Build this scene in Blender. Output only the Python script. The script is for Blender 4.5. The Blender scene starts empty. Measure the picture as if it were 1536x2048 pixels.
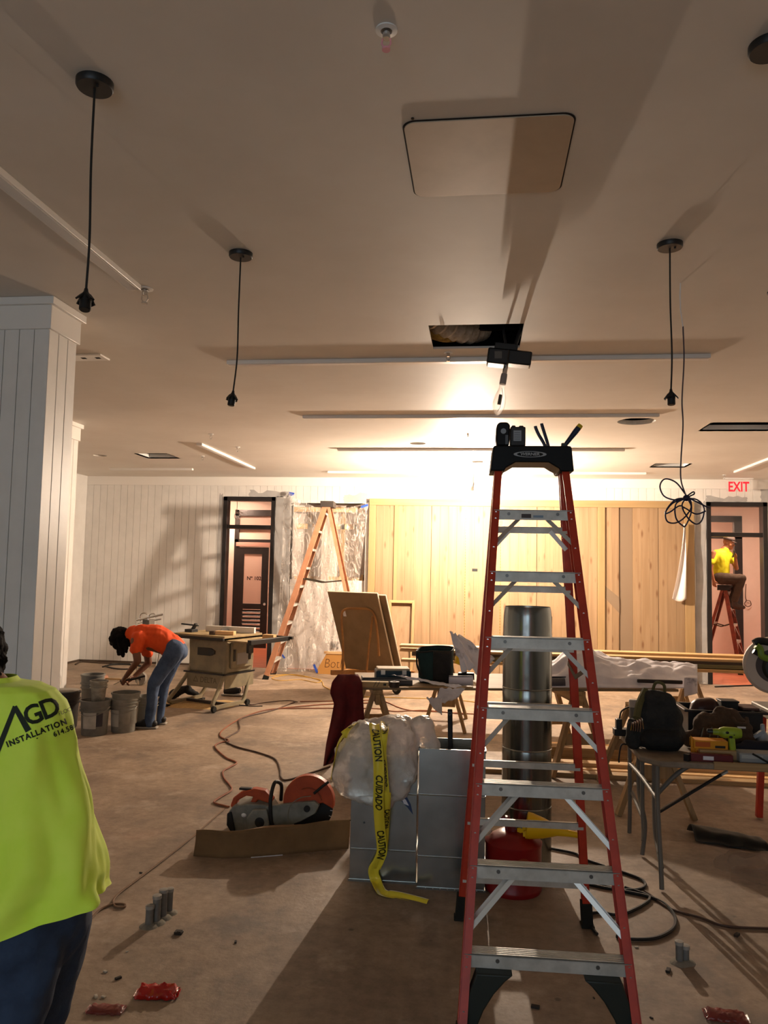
import bpy, bmesh, math, random
from mathutils import Vector, Matrix, noise
import numpy as np
V = Vector
random.seed(7)
S = bpy.context.scene
COL = S.collection

# ------------------------------------------------------------------ camera
FPX, CAMH, CEIL, BACK = 1540.0, 1.85, 3.5, 13.85
_yaw, _pit, _rol = math.atan(192/1540), math.atan(113/1540), .020
CF = V((-math.sin(_yaw)*math.cos(_pit), math.cos(_yaw)*math.cos(_pit), math.sin(_pit)))
_r0 = V((math.cos(_yaw), math.sin(_yaw), 0)); _u0 = _r0.cross(CF)
CR = _r0*math.cos(_rol)+_u0*math.sin(_rol); CU = _u0*math.cos(_rol)-_r0*math.sin(_rol)
CP = V((0, 0, CAMH))
cd = bpy.data.cameras.new('camera'); cam = bpy.data.objects.new('camera', cd); COL.objects.link(cam)
M = Matrix((CR, CU, -CF)).transposed().to_4x4(); M.translation = CP
cam.matrix_world = M
cd.sensor_fit = 'VERTICAL'; cd.sensor_height = 36; cd.lens = 36*FPX/2048; cd.clip_start = .05
S.camera = cam

# ------------------------------------------------------------------ world, lights, exposure
w = bpy.data.worlds.new('world'); S.world = w; w.use_nodes = True
w.node_tree.nodes['Background'].inputs[0].default_value = (.55, .7, 1, 1)
w.node_tree.nodes['Background'].inputs[1].default_value = .3
S.view_settings.view_transform = 'Standard'; S.view_settings.look = 'None'
S.view_settings.exposure = 0.0; S.view_settings.gamma = 1; S.view_settings.use_curve_mapping = False
LAMP_STRENGTH = 16000.0        # the burning work lamp near the back wall
LAMP_COL = (1.0, .81, .63)
DAY_W = 98.0                  # daylight through the shop front behind the camera
DAY_COL = (.73, .88, 1.0)
HALL_STRENGTH = 500.0          # ceiling discs in the two vestibules
HALL_COL = (1.0, .70, .52)
ld = bpy.data.lights.new('daylight', 'AREA'); ld.shape = 'RECTANGLE'; ld.size = 4.4; ld.size_y = 2.2
ld.energy = DAY_W; ld.color = DAY_COL
lo = bpy.data.objects.new('daylight', ld); COL.objects.link(lo)
lo.location = (-1.3, -4.9, 1.75); lo.rotation_euler = (math.radians(90), 0, 0)

# pixel of the photograph -> point of the room (on a level, or on a vertical plane at a depth)
def ray(x, y): return CF*FPX + CR*(x-768) - CU*(y-1024)
def G(x, y, z=0.0):
    d = ray(x, y); return CP + d*((z-CAMH)/d.z)
def PY(x, y, Y):
    d = ray(x, y); return CP + d*(Y/d.y)

# ------------------------------------------------------------------ materials
def lin(h):
    if isinstance(h, str):
        h = h.lstrip('#'); c = [int(h[i:i+2], 16)/255 for i in (0, 2, 4)]
    else: c = list(h)
    return tuple(((x/12.92) if x <= .04045 else ((x+.055)/1.055)**2.4) for x in c)+(1,)
MATS = {}
def mat(name, col, rough=.6, metal=0, col2=None, scale=6, detail=4, stretch=(1, 1, 1), bump=0, bscale=None, lo=.35, hi=.65,
        spec=.5, trans=0, ior=1.45, alpha=1, emit=None, estr=0, rnd=0, coat=0, sheen=0):
    if name in MATS: return MATS[name]
    m = bpy.data.materials.new(name); m.use_nodes = True; nt = m.node_tree; b = nt.nodes['Principled BSDF']
    N, L = nt.nodes.new, nt.links.new
    b.inputs['Roughness'].default_value = rough; b.inputs['Metallic'].default_value = metal
    b.inputs['Specular IOR Level'].default_value = spec; b.inputs['IOR'].default_value = ior
    b.inputs['Transmission Weight'].default_value = trans; b.inputs['Alpha'].default_value = alpha
    b.inputs['Coat Weight'].default_value = coat; b.inputs['Sheen Weight'].default_value = sheen
    b.inputs['Base Color'].default_value = lin(col)
    out = None
    if col2 or bump or rnd:
        tc = N('ShaderNodeTexCoord'); mp = N('ShaderNodeMapping'); mp.inputs['Scale'].default_value = stretch
        L(tc.outputs['Object'], mp.inputs[0])
        vec = mp.outputs[0]
        if rnd:
            oi = N('ShaderNodeObjectInfo'); ad = N('ShaderNodeVectorMath'); ad.operation = 'ADD'
            mu = N('ShaderNodeMath'); mu.operation = 'MULTIPLY'; mu.inputs[1].default_value = 40
            L(oi.outputs['Random'], mu.inputs[0]); L(vec, ad.inputs[0]); L(mu.outputs[0], ad.inputs[1]); vec = ad.outputs[0]
    if col2:
        nz = N('ShaderNodeTexNoise'); nz.inputs['Scale'].default_value = scale; nz.inputs['Detail'].default_value = detail
        nz.inputs['Roughness'].default_value = .6
        L(vec, nz.inputs['Vector'])
        cr = N('ShaderNodeValToRGB'); cr.color_ramp.elements[0].position = lo; cr.color_ramp.elements[1].position = hi
        cr.color_ramp.elements[0].color = lin(col); cr.color_ramp.elements[1].color = lin(col2)
        L(nz.outputs[0], cr.inputs[0]); out = cr.outputs[0]
    if rnd:
        hs = N('ShaderNodeHueSaturation'); mr = N('ShaderNodeMapRange')
        mr.inputs['To Min'].default_value = 1-rnd; mr.inputs['To Max'].default_value = 1+rnd
        L(oi.outputs['Random'], mr.inputs[0]); L(mr.outputs[0], hs.inputs['Value'])
        if out: L(out, hs.inputs['Color'])
        else: hs.inputs['Color'].default_value = lin(col)
        out = hs.outputs[0]
    if out: L(out, b.inputs['Base Color'])
    if bump:
        n2 = N('ShaderNodeTexNoise'); n2.inputs['Scale'].default_value = bscale or scale*4; n2.inputs['Detail'].default_value = 5
        L(vec, n2.inputs['Vector']); bp = N('ShaderNodeBump'); bp.inputs['Strength'].default_value = bump
        bp.inputs['Distance'].default_value = .01
        L(n2.outputs[0], bp.inputs['Height']); L(bp.outputs[0], b.inputs['Normal'])
    if emit:
        b.inputs['Emission Color'].default_value = emit if len(emit) == 4 else tuple(emit)+(1,)
        b.inputs['Emission Strength'].default_value = estr
    MATS[name] = m; return m

def wood(name, c1, c2, axis='z', knots=True, rough=.6, rnd=.12, grain=26):
    """boards: long soft streaks along one axis, darker knots, each board its own tone"""
    if name in MATS: return MATS[name]
    m = bpy.data.materials.new(name); m.use_nodes = True; nt = m.node_tree; b = nt.nodes['Principled BSDF']
    N, L = nt.nodes.new, nt.links.new; b.inputs['Roughness'].default_value = rough
    tc = N('ShaderNodeTexCoord'); mp = N('ShaderNodeMapping'); sc = [1, 1, 1]; sc['xyz'.index(axis)] = .06
    mp.inputs['Scale'].default_value = sc; L(tc.outputs['Object'], mp.inputs[0])
    oi = N('ShaderNodeObjectInfo'); mu = N('ShaderNodeMath'); mu.operation = 'MULTIPLY'; mu.inputs[1].default_value = 60
    L(oi.outputs['Random'], mu.inputs[0]); ad = N('ShaderNodeVectorMath'); ad.operation = 'ADD'
    L(mp.outputs[0], ad.inputs[0]); L(mu.outputs[0], ad.inputs[1])
    nz = N('ShaderNodeTexNoise'); nz.inputs['Scale'].default_value = grain; nz.inputs['Detail'].default_value = 4; L(ad.outputs[0], nz.inputs['Vector'])
    cr = N('ShaderNodeValToRGB'); cr.color_ramp.elements[0].position = .36; cr.color_ramp.elements[1].position = .62
    cr.color_ramp.elements[0].color = lin(c2); cr.color_ramp.elements[1].color = lin(c1); L(nz.outputs[0], cr.inputs[0])
    hs = N('ShaderNodeHueSaturation'); mr = N('ShaderNodeMapRange'); mr.inputs['To Min'].default_value = 1-rnd; mr.inputs['To Max'].default_value = 1+rnd*.7
    L(oi.outputs['Random'], mr.inputs[0]); L(mr.outputs[0], hs.inputs['Value']); L(cr.outputs[0], hs.inputs['Color'])
    out = hs.outputs[0]
    if knots:
        m2 = N('ShaderNodeMapping'); s2 = [7, 7, 7]; s2['xyz'.index(axis)] = 2.2; m2.inputs['Scale'].default_value = s2; L(tc.outputs['Object'], m2.inputs[0])
        a2 = N('ShaderNodeVectorMath'); a2.operation = 'ADD'; L(m2.outputs[0], a2.inputs[0]); L(mu.outputs[0], a2.inputs[1])
        vo = N('ShaderNodeTexVoronoi'); vo.inputs['Scale'].default_value = 1; L(a2.outputs[0], vo.inputs['Vector'])
        k = N('ShaderNodeMapRange'); k.inputs['From Min'].default_value = .07; k.inputs['From Max'].default_value = .2
        k.inputs['To Min'].default_value = .75; k.inputs['To Max'].default_value = 0; L(vo.outputs['Distance'], k.inputs[0])
        mx = N('ShaderNodeMixRGB'); mx.inputs['Color2'].default_value = lin('#6b4526'); L(k.outputs[0], mx.inputs['Fac']); L(out, mx.inputs['Color1']); out = mx.outputs[0]
    L(out, b.inputs['Base Color']); MATS[name] = m; return m

# ------------------------------------------------------------------ mesh builder
def frame_of(d):
    d = d.normalized(); a = V((0, 0, 1)) if abs(d.z) < .9 else V((1, 0, 0))
    x = a.cross(d).normalized(); return x, d.cross(x)
class MB:
    def __init__(s): s.v = []; s.f = []; s.m = []; s.mi = 0
    def _a(s, vs, fs):
        o = len(s.v); s.v += [V(p) for p in vs]; s.f += [[i+o for i in f] for f in fs]; s.m += [s.mi]*len(fs); return s
    def box(s, a, b):
        (x0, y0, z0), (x1, y1, z1) = [min(p, q) for p, q in zip(a, b)], [max(p, q) for p, q in zip(a, b)]
        return s._a([(x0, y0, z0), (x1, y0, z0), (x1, y1, z0), (x0, y1, z0), (x0, y0, z1), (x1, y0, z1), (x1, y1, z1), (x0, y1, z1)],
                    [(0, 3, 2, 1), (4, 5, 6, 7), (0, 1, 5, 4), (1, 2, 6, 5), (2, 3, 7, 6), (3, 0, 4, 7)])
    def cbox(s, c, size, M=None):
        h = V(size)/2; n = len(s.v); s.box(-h, h)
        for i in range(n, len(s.v)): s.v[i] = (M @ s.v[i] if M else s.v[i]) + V(c)
        return s
    def bar(s, p0, p1, w, t, side=None):
        """plank from p0 to p1, w wide along 'side', t thick"""
        p0, p1 = V(p0), V(p1); d = (p1-p0).normalized(); side = V(side) if side is not None else frame_of(d)[0]
        side = (side-d*side.dot(d)).normalized(); n = d.cross(side)
        vs = [p+side*a*w/2+n*b*t/2 for p in (p0, p1) for a, b in ((-1, -1), (1, -1), (1, 1), (-1, 1))]
        return s._a(vs, [(0, 3, 2, 1), (4, 5, 6, 7), (0, 1, 5, 4), (1, 2, 6, 5), (2, 3, 7, 6), (3, 0, 4, 7)])
    def channel(s, p0, p1, w, depth, t, side, nrm):
        """U channel: web w wide along side, flanges depth long along nrm"""
        p0, p1 = V(p0), V(p1); d = (p1-p0).normalized(); side = V(side); side = (side-d*side.dot(d)).normalized()
        nrm = V(nrm); nrm = (nrm-d*nrm.dot(d)-side*nrm.dot(side)).normalized()
        s.bar(p0, p1, w, t, side)
        for k in (-1, 1):
            o = side*k*(w/2-t/2)+nrm*depth/2; s.bar(p0+o, p1+o, t, depth, side)
        return s
    def cyl(s, p0, p1, r0, r1=None, n=12, cap=True):
        p0, p1 = V(p0), V(p1); r1 = r0 if r1 is None else r1; x, y = frame_of(p1-p0)
        vs = [p+(x*math.cos(2*math.pi*i/n)+y*math.sin(2*math.pi*i/n))*r for p, r in ((p0, r0), (p1, r1)) for i in range(n)]
        fs = [(i, (i+1) % n, n+(i+1) % n, n+i) for i in range(n)]
        if cap: fs += [tuple(reversed(range(n))), tuple(range(n, 2*n))]
        return s._a(vs, fs)
    def tube(s, pts, r, n=8, closed=False, rad=None):
        pts = [V(p) for p in pts]; N = len(pts); rings = []; px = None
        for i in range(N):
            a = pts[(i-1) % N if closed else max(i-1, 0)]; b = pts[(i+1) % N if closed else min(i+1, N-1)]
            d = (b-a); d = d.normalized() if d.length > 1e-9 else V((0, 0, 1))
            if px is None: px = frame_of(d)[0]
            px = (px-d*px.dot(d)); px = px.normalized() if px.length > 1e-6 else frame_of(d)[0]
            py = d.cross(px); rr = rad[i] if rad else r
            rings.append([pts[i]+(px*math.cos(2*math.pi*k/n)+py*math.sin(2*math.pi*k/n))*rr for k in range(n)])
        fs = []
        for i in range(N if closed else N-1):
            j = (i+1) % N
            fs += [(i*n+k, i*n+(k+1) % n, j*n+(k+1) % n, j*n+k) for k in range(n)]
        if not closed: fs += [tuple(reversed(range(n))), tuple(range((N-1)*n, N*n))]
        return s._a([p for r_ in rings for p in r_], fs)
    def lathe(s, prof, c=(0, 0, 0), n=24, axis=(0, 0, 1), sx=1, sy=1):
        c = V(c); a = V(axis).normalized(); x, y = ((V((1, 0, 0)), V((0, 1, 0))) if abs(a.z) > .999 else frame_of(a))
        vs = []; fs = []
        for r, z in prof: vs += [c+a*z+(x*sx*math.cos(2*math.pi*k/n)+y*sy*math.sin(2*math.pi*k/n))*max(r, 1e-4) for k in range(n)]
        for i in range(len(prof)-1): fs += [(i*n+k, i*n+(k+1) % n, (i+1)*n+(k+1) % n, (i+1)*n+k) for k in range(n)]
        if prof[0][0] > 1e-3: pass
        return s._a(vs, fs)
    def prism(s, poly, d, M=None, o=(0, 0, 0)):
        """polygon (x, z) swept d along y"""
        n = len(poly); vs = [V((x, 0, z)) for x, z in poly]+[V((x, d, z)) for x, z in poly]
        if M is not None: vs = [M @ p for p in vs]
        vs = [p+V(o) for p in vs]
        return s._a(vs, [tuple(range(n)), tuple(reversed(range(n, 2*n)))]+[((i+1) % n, i, n+i, n+(i+1) % n) for i in range(n)])
    def ball(s, c, r, n=12, m=8):
        r = V(r) if hasattr(r, '__len__') else V((r, r, r)); c = V(c)
        vs = []; fs = []
        for i in range(m+1):
            t = math.pi*i/m
            for k in range(n): 
                q = 2*math.pi*k/n; st = max(math.sin(t), .001)
                vs.append(c+V((r.x*st*math.cos(q), r.y*st*math.sin(q), -r.z*math.cos(t))))
        for i in range(m): fs += [(i*n+k, i*n+(k+1) % n, (i+1)*n+(k+1) % n, (i+1)*n+k) for k in range(n)]
        return s._a(vs, fs)
    def grid(s, fn, nu, nv, wrap=False):
        vs = [fn(i/nu, j/nv) for j in range(nv+1) for i in range(nu+(0 if wrap else 1))]; W = nu if wrap else nu+1; fs = []
        for j in range(nv):
            for i in range(nu): fs.append((j*W+i, j*W+(i+1) % W, (j+1)*W+(i+1) % W, (j+1)*W+i))
        return s._a(vs, fs)
    def mesh(s, name, inv=None):
        me = bpy.data.meshes.new(name); vs = [inv @ p for p in s.v] if inv else s.v
        me.from_pydata([tuple(p) for p in vs], [], s.f); me.update(); return me
    def build(s, name, m, parent=None, world=True, bevel=0, smooth=35, solid=0, sub=0, **tags):
        """link as one object; geometry given in room coordinates (world) or in the thing's own frame"""
        inv = None
        if parent is not None and world:
            r = parent
            while r.parent: r = r.parent
            inv = r.matrix_basis.inverted()
        me = s.mesh(name, inv); ms = m if isinstance(m, (list, tuple)) else [m]
        for x in ms: me.materials.append(x)
        if len(ms) > 1: me.polygons.foreach_set('material_index', s.m)
        fixn(me); shade(me, smooth)
        o = bpy.data.objects.new(name, me); COL.objects.link(o)
        if parent is not None: o.parent = parent
        if solid: q = o.modifiers.new('Solidify', 'SOLIDIFY'); q.thickness = solid; q.offset = 0
        if sub: q = o.modifiers.new('Subsurf', 'SUBSURF'); q.levels = sub; q.render_levels = sub
        if bevel:
            q = o.modifiers.new('Bevel', 'BEVEL'); q.width = bevel; q.segments = 2; q.limit_method = 'ANGLE'; q.angle_limit = math.radians(40)
        return tag(o, **tags) if tags else o
def fixn(me):
    bm = bmesh.new(); bm.from_mesh(me); bmesh.ops.recalc_face_normals(bm, faces=bm.faces); bm.to_mesh(me); bm.free()
def shade(me, ang):
    if ang:
        me.polygons.foreach_set('use_smooth', [True]*len(me.polygons)); me.set_sharp_from_angle(angle=math.radians(ang))
def tag(o, label=None, cat=None, group=None, kind=None):
    if label: o['label'] = label
    if cat: o['category'] = cat
    if group: o['group'] = group
    if kind: o['kind'] = kind
    return o
def thing(name, label, cat, loc=(0, 0, 0), rz=0, group=None):
    o = bpy.data.objects.new(name, None); COL.objects.link(o); o.empty_display_size = .1
    o.matrix_basis = Matrix.Translation(V(loc)) @ Matrix.Rotation(rz, 4, 'Z')
    return tag(o, label, cat, group)
def dup(root, loc, rz=0, label=None, group=None):
    def cp(o, par):
        c = o.copy(); COL.objects.link(c); c.parent = par
        for ch in KIDS(o): cp(ch, c)
        return c
    r = cp(root, None); r.matrix_basis = Matrix.Translation(V(loc)) @ Matrix.Rotation(rz, 4, 'Z')
    if label: r['label'] = label
    if group: r['group'] = group
    return r
def KIDS(o): return [c for c in bpy.data.objects if c.parent == o]
def bez(pts, n=10):
    """smooth path (Catmull-Rom) through points"""
    P = [V(p) for p in pts]; P = [P[0]*2-P[1]]+P+[P[-1]*2-P[-2]]; out = []
    for i in range(1, len(P)-2):
        for k in range(n):
            t = k/n; a, b, c, d = P[i-1:i+3]
            out.append(.5*((2*b)+(c-a)*t+(2*a-5*b+4*c-d)*t*t+(3*b-a-3*c+d)*t**3))
    return out+[P[-2]]
def text_mesh(body, size, extrude=.0, align='CENTER', bold=0, spacing=1):
    cu = bpy.data.curves.new('t', 'FONT'); cu.body = body; cu.size = size; cu.extrude = extrude; cu.align_x = align; cu.align_y = 'CENTER'
    cu.offset = bold; cu.space_character = spacing; cu.resolution_u = 3
    o = bpy.data.objects.new('t', cu); COL.objects.link(o)
    dg = bpy.context.evaluated_depsgraph_get(); me = bpy.data.meshes.new_from_object(o.evaluated_get(dg))
    bpy.data.objects.remove(o); bpy.data.curves.remove(cu); return me
def lettering(name, body, size, fn, m, parent=None, world=True, extrude=0, align='CENTER', bold=0, spacing=1, cuts=0, **tags):
    """flat print: the letters' outline laid on a surface by fn(x, y) -> point"""
    me = text_mesh(body, size, extrude, align, bold, spacing)
    if cuts:
        bm = bmesh.new(); bm.from_mesh(me); bmesh.ops.triangulate(bm, faces=bm.faces)
        for _ in range(cuts):
            bmesh.ops.subdivide_edges(bm, edges=[e for e in bm.edges if e.calc_length() > size*.12], cuts=1); bmesh.ops.triangulate(bm, faces=bm.faces)
        bm.to_mesh(me); bm.free()
    inv = None
    if parent is not None and world:
        r = parent
        while r.parent: r = r.parent
        inv = r.matrix_basis.inverted()
    for v in me.vertices:
        p = fn(v.co.x, v.co.y); p = V(p)
        v.co = inv @ p if inv else p
    me.materials.clear(); me.materials.append(m); me.name = name
    o = bpy.data.objects.new(name, me); COL.objects.link(o)
    if parent is not None: o.parent = parent
    return tag(o, **tags) if tags else o
def fn_plane(c, x, y):
    c, x, y = V(c), V(x), V(y); return lambda u, v: c+x*u+y*v
def organic(name, segs, m, parent=None, voxel=.012, smooth=6, disp=None, world=True, balls=(), **tags):
    """one continuous body: tapering limbs joined, re-meshed into one skin and smoothed"""
    b = MB()
    for p0, r0, p1, r1 in segs:
        p0, p1 = V(p0), V(p1); d = p1-p0; L = d.length
        if L < 1e-5: b.ball(p0, r0, 12, 8); continue
        n = 5; prof = []
        for i in range(n+1): t = math.pi/2*(1-i/n); prof.append((r0*math.cos(t), -r0*math.sin(t)))
        for i in range(n+1): t = math.pi/2*i/n; prof.append((r1*math.cos(t), L+r1*math.sin(t)))
        b.lathe(prof, p0, 14, d)
    for c, r in balls: b.ball(c, r, 16, 10)
    me = b.mesh('t'); o = bpy.data.objects.new('t', me); COL.objects.link(o)
    q = o.modifiers.new('r', 'REMESH'); q.mode = 'VOXEL'; q.voxel_size = voxel
    if smooth: q = o.modifiers.new('s', 'SMOOTH'); q.iterations = smooth; q.factor = .5
    dg = bpy.context.evaluated_depsgraph_get(); nm = bpy.data.meshes.new_from_object(o.evaluated_get(dg))
    bpy.data.objects.remove(o); bpy.data.meshes.remove(me)
    if disp:
        ns = [v.normal.copy() for v in nm.vertices]
        for v, n_ in zip(nm.vertices, ns): v.co = v.co+n_*disp(v.co)
    if parent is not None and world:
        r = parent
        while r.parent: r = r.parent
        nm.transform(r.matrix_basis.inverted())
    nm.materials.clear(); nm.materials.append(m); nm.name = name; shade(nm, 60)
    o = bpy.data.objects.new(name, nm); COL.objects.link(o)
    if parent is not None: o.parent = parent
    return tag(o, **tags) if tags else o

# ------------------------------------------------------------------ shared materials
WHITE_PAINT = mat('white_paint', '#e4e0da', .42, col2='#dad6d0', scale=3, bump=.04, bscale=40)
CEIL_PAINT = mat('ceiling_paint', '#d9d2c8', .62, col2='#d2cabf', scale=1.5, bump=.03, bscale=60)
TRIM_PAINT = mat('trim_paint', '#e6e1da', .35)
GREY_PRIMER = mat('grey_primer', '#b3b0ad', .8, col2='#a5a29f', scale=5)
DARK_FRAME = mat('dark_frame', '#1d1918', .4, col2='#252120', scale=9)
BLACK_PLASTIC = mat('black_plastic', '#141414', .45)
BLACK_RUBBER = mat('black_rubber', '#17160f', .8)
DARK_VOID = mat('dark_plenum', '#0b0a0a', .95, spec=.1)
STEEL = mat('galvanised_steel', '#b9bdbb', .22, 1, col2='#a3a8a6', scale=5, bump=.02, bscale=14)
ALU = mat('aluminium', '#cac6bd', .45, .3, col2='#b3afa6', scale=14, stretch=(1, 1, 1))
CHROME = mat('chrome', '#d8d8d8', .15, 1)
FIBRE_RED = mat('red_fibreglass', '#bf3a20', .42, col2='#ab311b', scale=12)
FIBRE_ORANGE = mat('orange_fibreglass', '#c58e6c', .5, col2='#b87f5f', scale=12)
PINE = wood('pine', '#a28565', '#957858', 'z', grain=16, rnd=.09)
PINE_PLAIN = wood('pine_trim', '#a98b61', '#a08257', 'z', knots=False, grain=16)
PINE_X = wood('pine_lengthwise', '#dcb684', '#c89c66', 'x', knots=False)
OLD_WOOD_Z = wood('weathered_lumber', '#a98a5f', '#8e7049', 'z', knots=False)
OLD_WOOD_X = wood('weathered_lumber_lengthwise', '#b39363', '#92744b', 'x', knots=False)
PLY = mat('plywood', '#8f7a5c', .7, col2='#7d6a50', scale=5, stretch=(.4, 3, 3))
CARD = mat('cardboard', '#7d5f3d', .85, col2='#6e5233', scale=6)
PAPER = mat('paper', '#e4e0e4', .7, col2='#d6d2d6', scale=4)
GLASS = mat('clear_glass', '#ffffff', .03, trans=1, ior=1.45)
SKIN = mat('skin', '#a06a48', .55, col2='#935e3e', scale=14)
SKIN_D = mat('tanned_skin', '#7a4c33', .55, col2='#6d422c', scale=14)
HAIR = mat('dark_hair', '#0d0a08', .85, spec=.15, col2='#17110d', scale=30, stretch=(1, 1, .3), bump=.6, bscale=60)
WHITE_PLASTIC = mat('white_plastic', '#e8e6e2', .4)
YELLOW = mat('yellow_plastic', '#e8b90c', .4)
CORD_ORANGE = mat('orange_cord', '#86492a', .55)
CORD_BROWN = mat('brown_cord', '#4a3122', .6)
CORD_BLACK = mat('black_cord', '#15120f', .6)
CORD_YELLOW = mat('yellow_cord', '#c79c3e', .55)
PINK_WALL = mat('vestibule_paint', '#d9c6b9', .6, col2='#d2beb0', scale=2)

# concrete: pale dusty slab with darker scuffs, stains and hairline cracks
def concrete():
    m = bpy.data.materials.new('dusty_concrete'); m.use_nodes = True; nt = m.node_tree; b = nt.nodes['Principled BSDF']
    N, L = nt.nodes.new, nt.links.new; tc = N('ShaderNodeTexCoord')
    def nz(scale, det=6, r=.6, st=(1, 1, 1)):
        mp = N('ShaderNodeMapping'); mp.inputs['Scale'].default_value = st; L(tc.outputs['Object'], mp.inputs[0])
        n = N('ShaderNodeTexNoise'); n.inputs['Scale'].default_value = scale; n.inputs['Detail'].default_value = det; n.inputs['Roughness'].default_value = r
        L(mp.outputs[0], n.inputs['Vector']); return n.outputs[0]
    def ramp(src, a, b_, ca, cb):
        c = N('ShaderNodeValToRGB'); c.color_ramp.elements[0].position = a; c.color_ramp.elements[1].position = b_
        c.color_ramp.elements[0].color = ca; c.color_ramp.elements[1].color = cb; L(src, c.inputs[0]); return c.outputs[0]
    def mix(f, a, b_, mode='MIX', fac=None):
        x = N('ShaderNodeMixRGB'); x.blend_type = mode
        if fac is not None: x.inputs[0].default_value = fac
        else: L(f, x.inputs[0])
        for i, v in ((1, a), (2, b_)):
            if isinstance(v, tuple): x.inputs[i].default_value = v
            else: L(v, x.inputs[i])
        return x.outputs[0]
    k, wh = (0, 0, 0, 1), (1, 1, 1, 1)
    base = ramp(nz(.9), .35, .68, lin('#7f6c5a'), lin('#b39c84'))
    fine = ramp(nz(14, 8, .7), .3, .7, lin('#8f8478'), wh)
    c = mix(None, base, fine, 'MULTIPLY', .55)
    dust = ramp(nz(2.2, 8, .7), .55, .72, k, (.6, .6, .6, 1)); c = mix(dust, c, lin('#bfad99'))
    stain = ramp(nz(1.3, 7, .65, (1, .7, 1)), .54, .66, k, (.85, .85, .85, 1)); c = mix(stain, c, lin('#64584d'))
    red = ramp(nz(.7, 3), .66, .74, k, (.35, .35, .35, 1)); c = mix(red, c, lin('#96614e'))
    spot = N('ShaderNodeTexVoronoi'); spot.inputs['Scale'].default_value = 3.1; L(tc.outputs['Object'], spot.inputs['Vector'])
    sp = ramp(spot.outputs['Distance'], .03, .06, (.7, .7, .7, 1), k); c = mix(sp, c, lin('#4b3f36'))
    L(c, b.inputs['Base Color'])
    rg = N('ShaderNodeMapRange'); rg.inputs['To Min'].default_value = .5; rg.inputs['To Max'].default_value = .85; L(nz(3), rg.inputs[0]); L(rg.outputs[0], b.inputs['Roughness'])
    bp = N('ShaderNodeBump'); bp.inputs['Strength'].default_value = .25; bp.inputs['Distance'].default_value = .01; L(nz(30, 6), bp.inputs['Height']); L(bp.outputs[0], b.inputs['Normal'])
    return m
CONCRETE = concrete()
def hall_tile():
    m = mat('clay_floor', '#c4714e', .5, col2='#ad5f40', scale=3, stretch=(1, 3, 1)); return m
CLAY = hall_tile()

# ------------------------------------------------------------------ room shell
XL, XR, YF = -7.45, 6.2, -5.0
def struct(o): o['kind'] = 'structure'; return o
struct(MB().box((XL-.2, YF-.2, -.2), (XR+.2, BACK+.16, 0)).build('floor', CONCRETE))

# ceiling: slab with the cut-outs left open for lights and ducts
HOLES = [(-.36, .28, 5.11, 5.67), (-5.16, -4.66, 10.94, 11.45), (2.50, 3.24, 8.64, 9.14), (2.62, 3.12, 11.86, 12.30)]
ROUND = [(1.68, 8.55, .20), (-.82, 10.02, .105), (-5.82, 11.15, .10)]
def ceiling():
    b = MB(); rects = HOLES+[(x-r-.05, x+r+.05, y-r-.05, y+r+.05) for x, y, r in ROUND]
    xs = sorted({XL-.2, XR+.2}|{r[0] for r in rects}|{r[1] for r in rects}); ys = sorted({YF-.2, BACK+.16}|{r[2] for r in rects}|{r[3] for r in rects})
    for i in range(len(xs)-1):
        for j in range(len(ys)-1):
            cx, cy = (xs[i]+xs[i+1])/2, (ys[j]+ys[j+1])/2
            if any(r[0] < cx < r[1] and r[2] < cy < r[3] for r in rects): continue
            b.box((xs[i], ys[j], CEIL), (xs[i+1], ys[j+1], CEIL+.016))
    for x, y, r in ROUND:
        n = 32; R = r+.05; vs = []
        for k in range(n):
            a = 2*math.pi*k/n; c, s_ = math.cos(a), math.sin(a); q = R/max(abs(c), abs(s_))
            vs += [(x+r*c, y+r*s_, CEIL), (x+q*c, y+q*s_, CEIL), (x+r*c, y+r*s_, CEIL+.05)]
        fs = []
        for k in range(n):
            j = (k+1) % n; fs += [(3*k, 3*k+1, 3*j+1, 3*j), (3*k, 3*j, 3*j+2, 3*k+2)]
        b._a(vs, fs)
    return b
cl = struct(ceiling().build('ceiling', CEIL_PAINT, smooth=0))
pl = MB()
for x0, x1, y0, y1 in HOLES+[(x-r-.05, x+r+.05, y-r-.05, y+r+.05) for x, y, r in ROUND]:
    e = .12 if y0 > 5 and y0 < 5.3 else .25
    for a, c in (((x0-e, y0-e, CEIL+.45), (x1+e, y1+e, CEIL+.47)), ((x0-e, y0-e, CEIL+.02), (x0-e+.01, y1+e, CEIL+.45)), ((x1+e-.01, y0-e, CEIL+.02), (x1+e, y1+e, CEIL+.45)),
                 ((x0-e, y0-e, CEIL+.02), (x1+e, y0-e+.01, CEIL+.45)), ((x0-e, y1+e-.01, CEIL+.02), (x1+e, y1+e, CEIL+.45))): pl.box(a, c)
pl.build('plenum_lining', DARK_VOID, cl)
# lips of the square cut-outs
for x0, x1, y0, y1 in HOLES[1:]:
    b = MB()
    for a, c in (((x0-.02, y0, CEIL), (x0, y1, CEIL+.07)), ((x1, y0, CEIL), (x1+.02, y1, CEIL+.07)), ((x0, y0-.02, CEIL), (x1, y0, CEIL+.07)), ((x0, y1, CEIL), (x1, y1+.02, CEIL+.07))): b.box(a, c)
    b.build('cutout_lip', WHITE_PLASTIC, cl)

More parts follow.
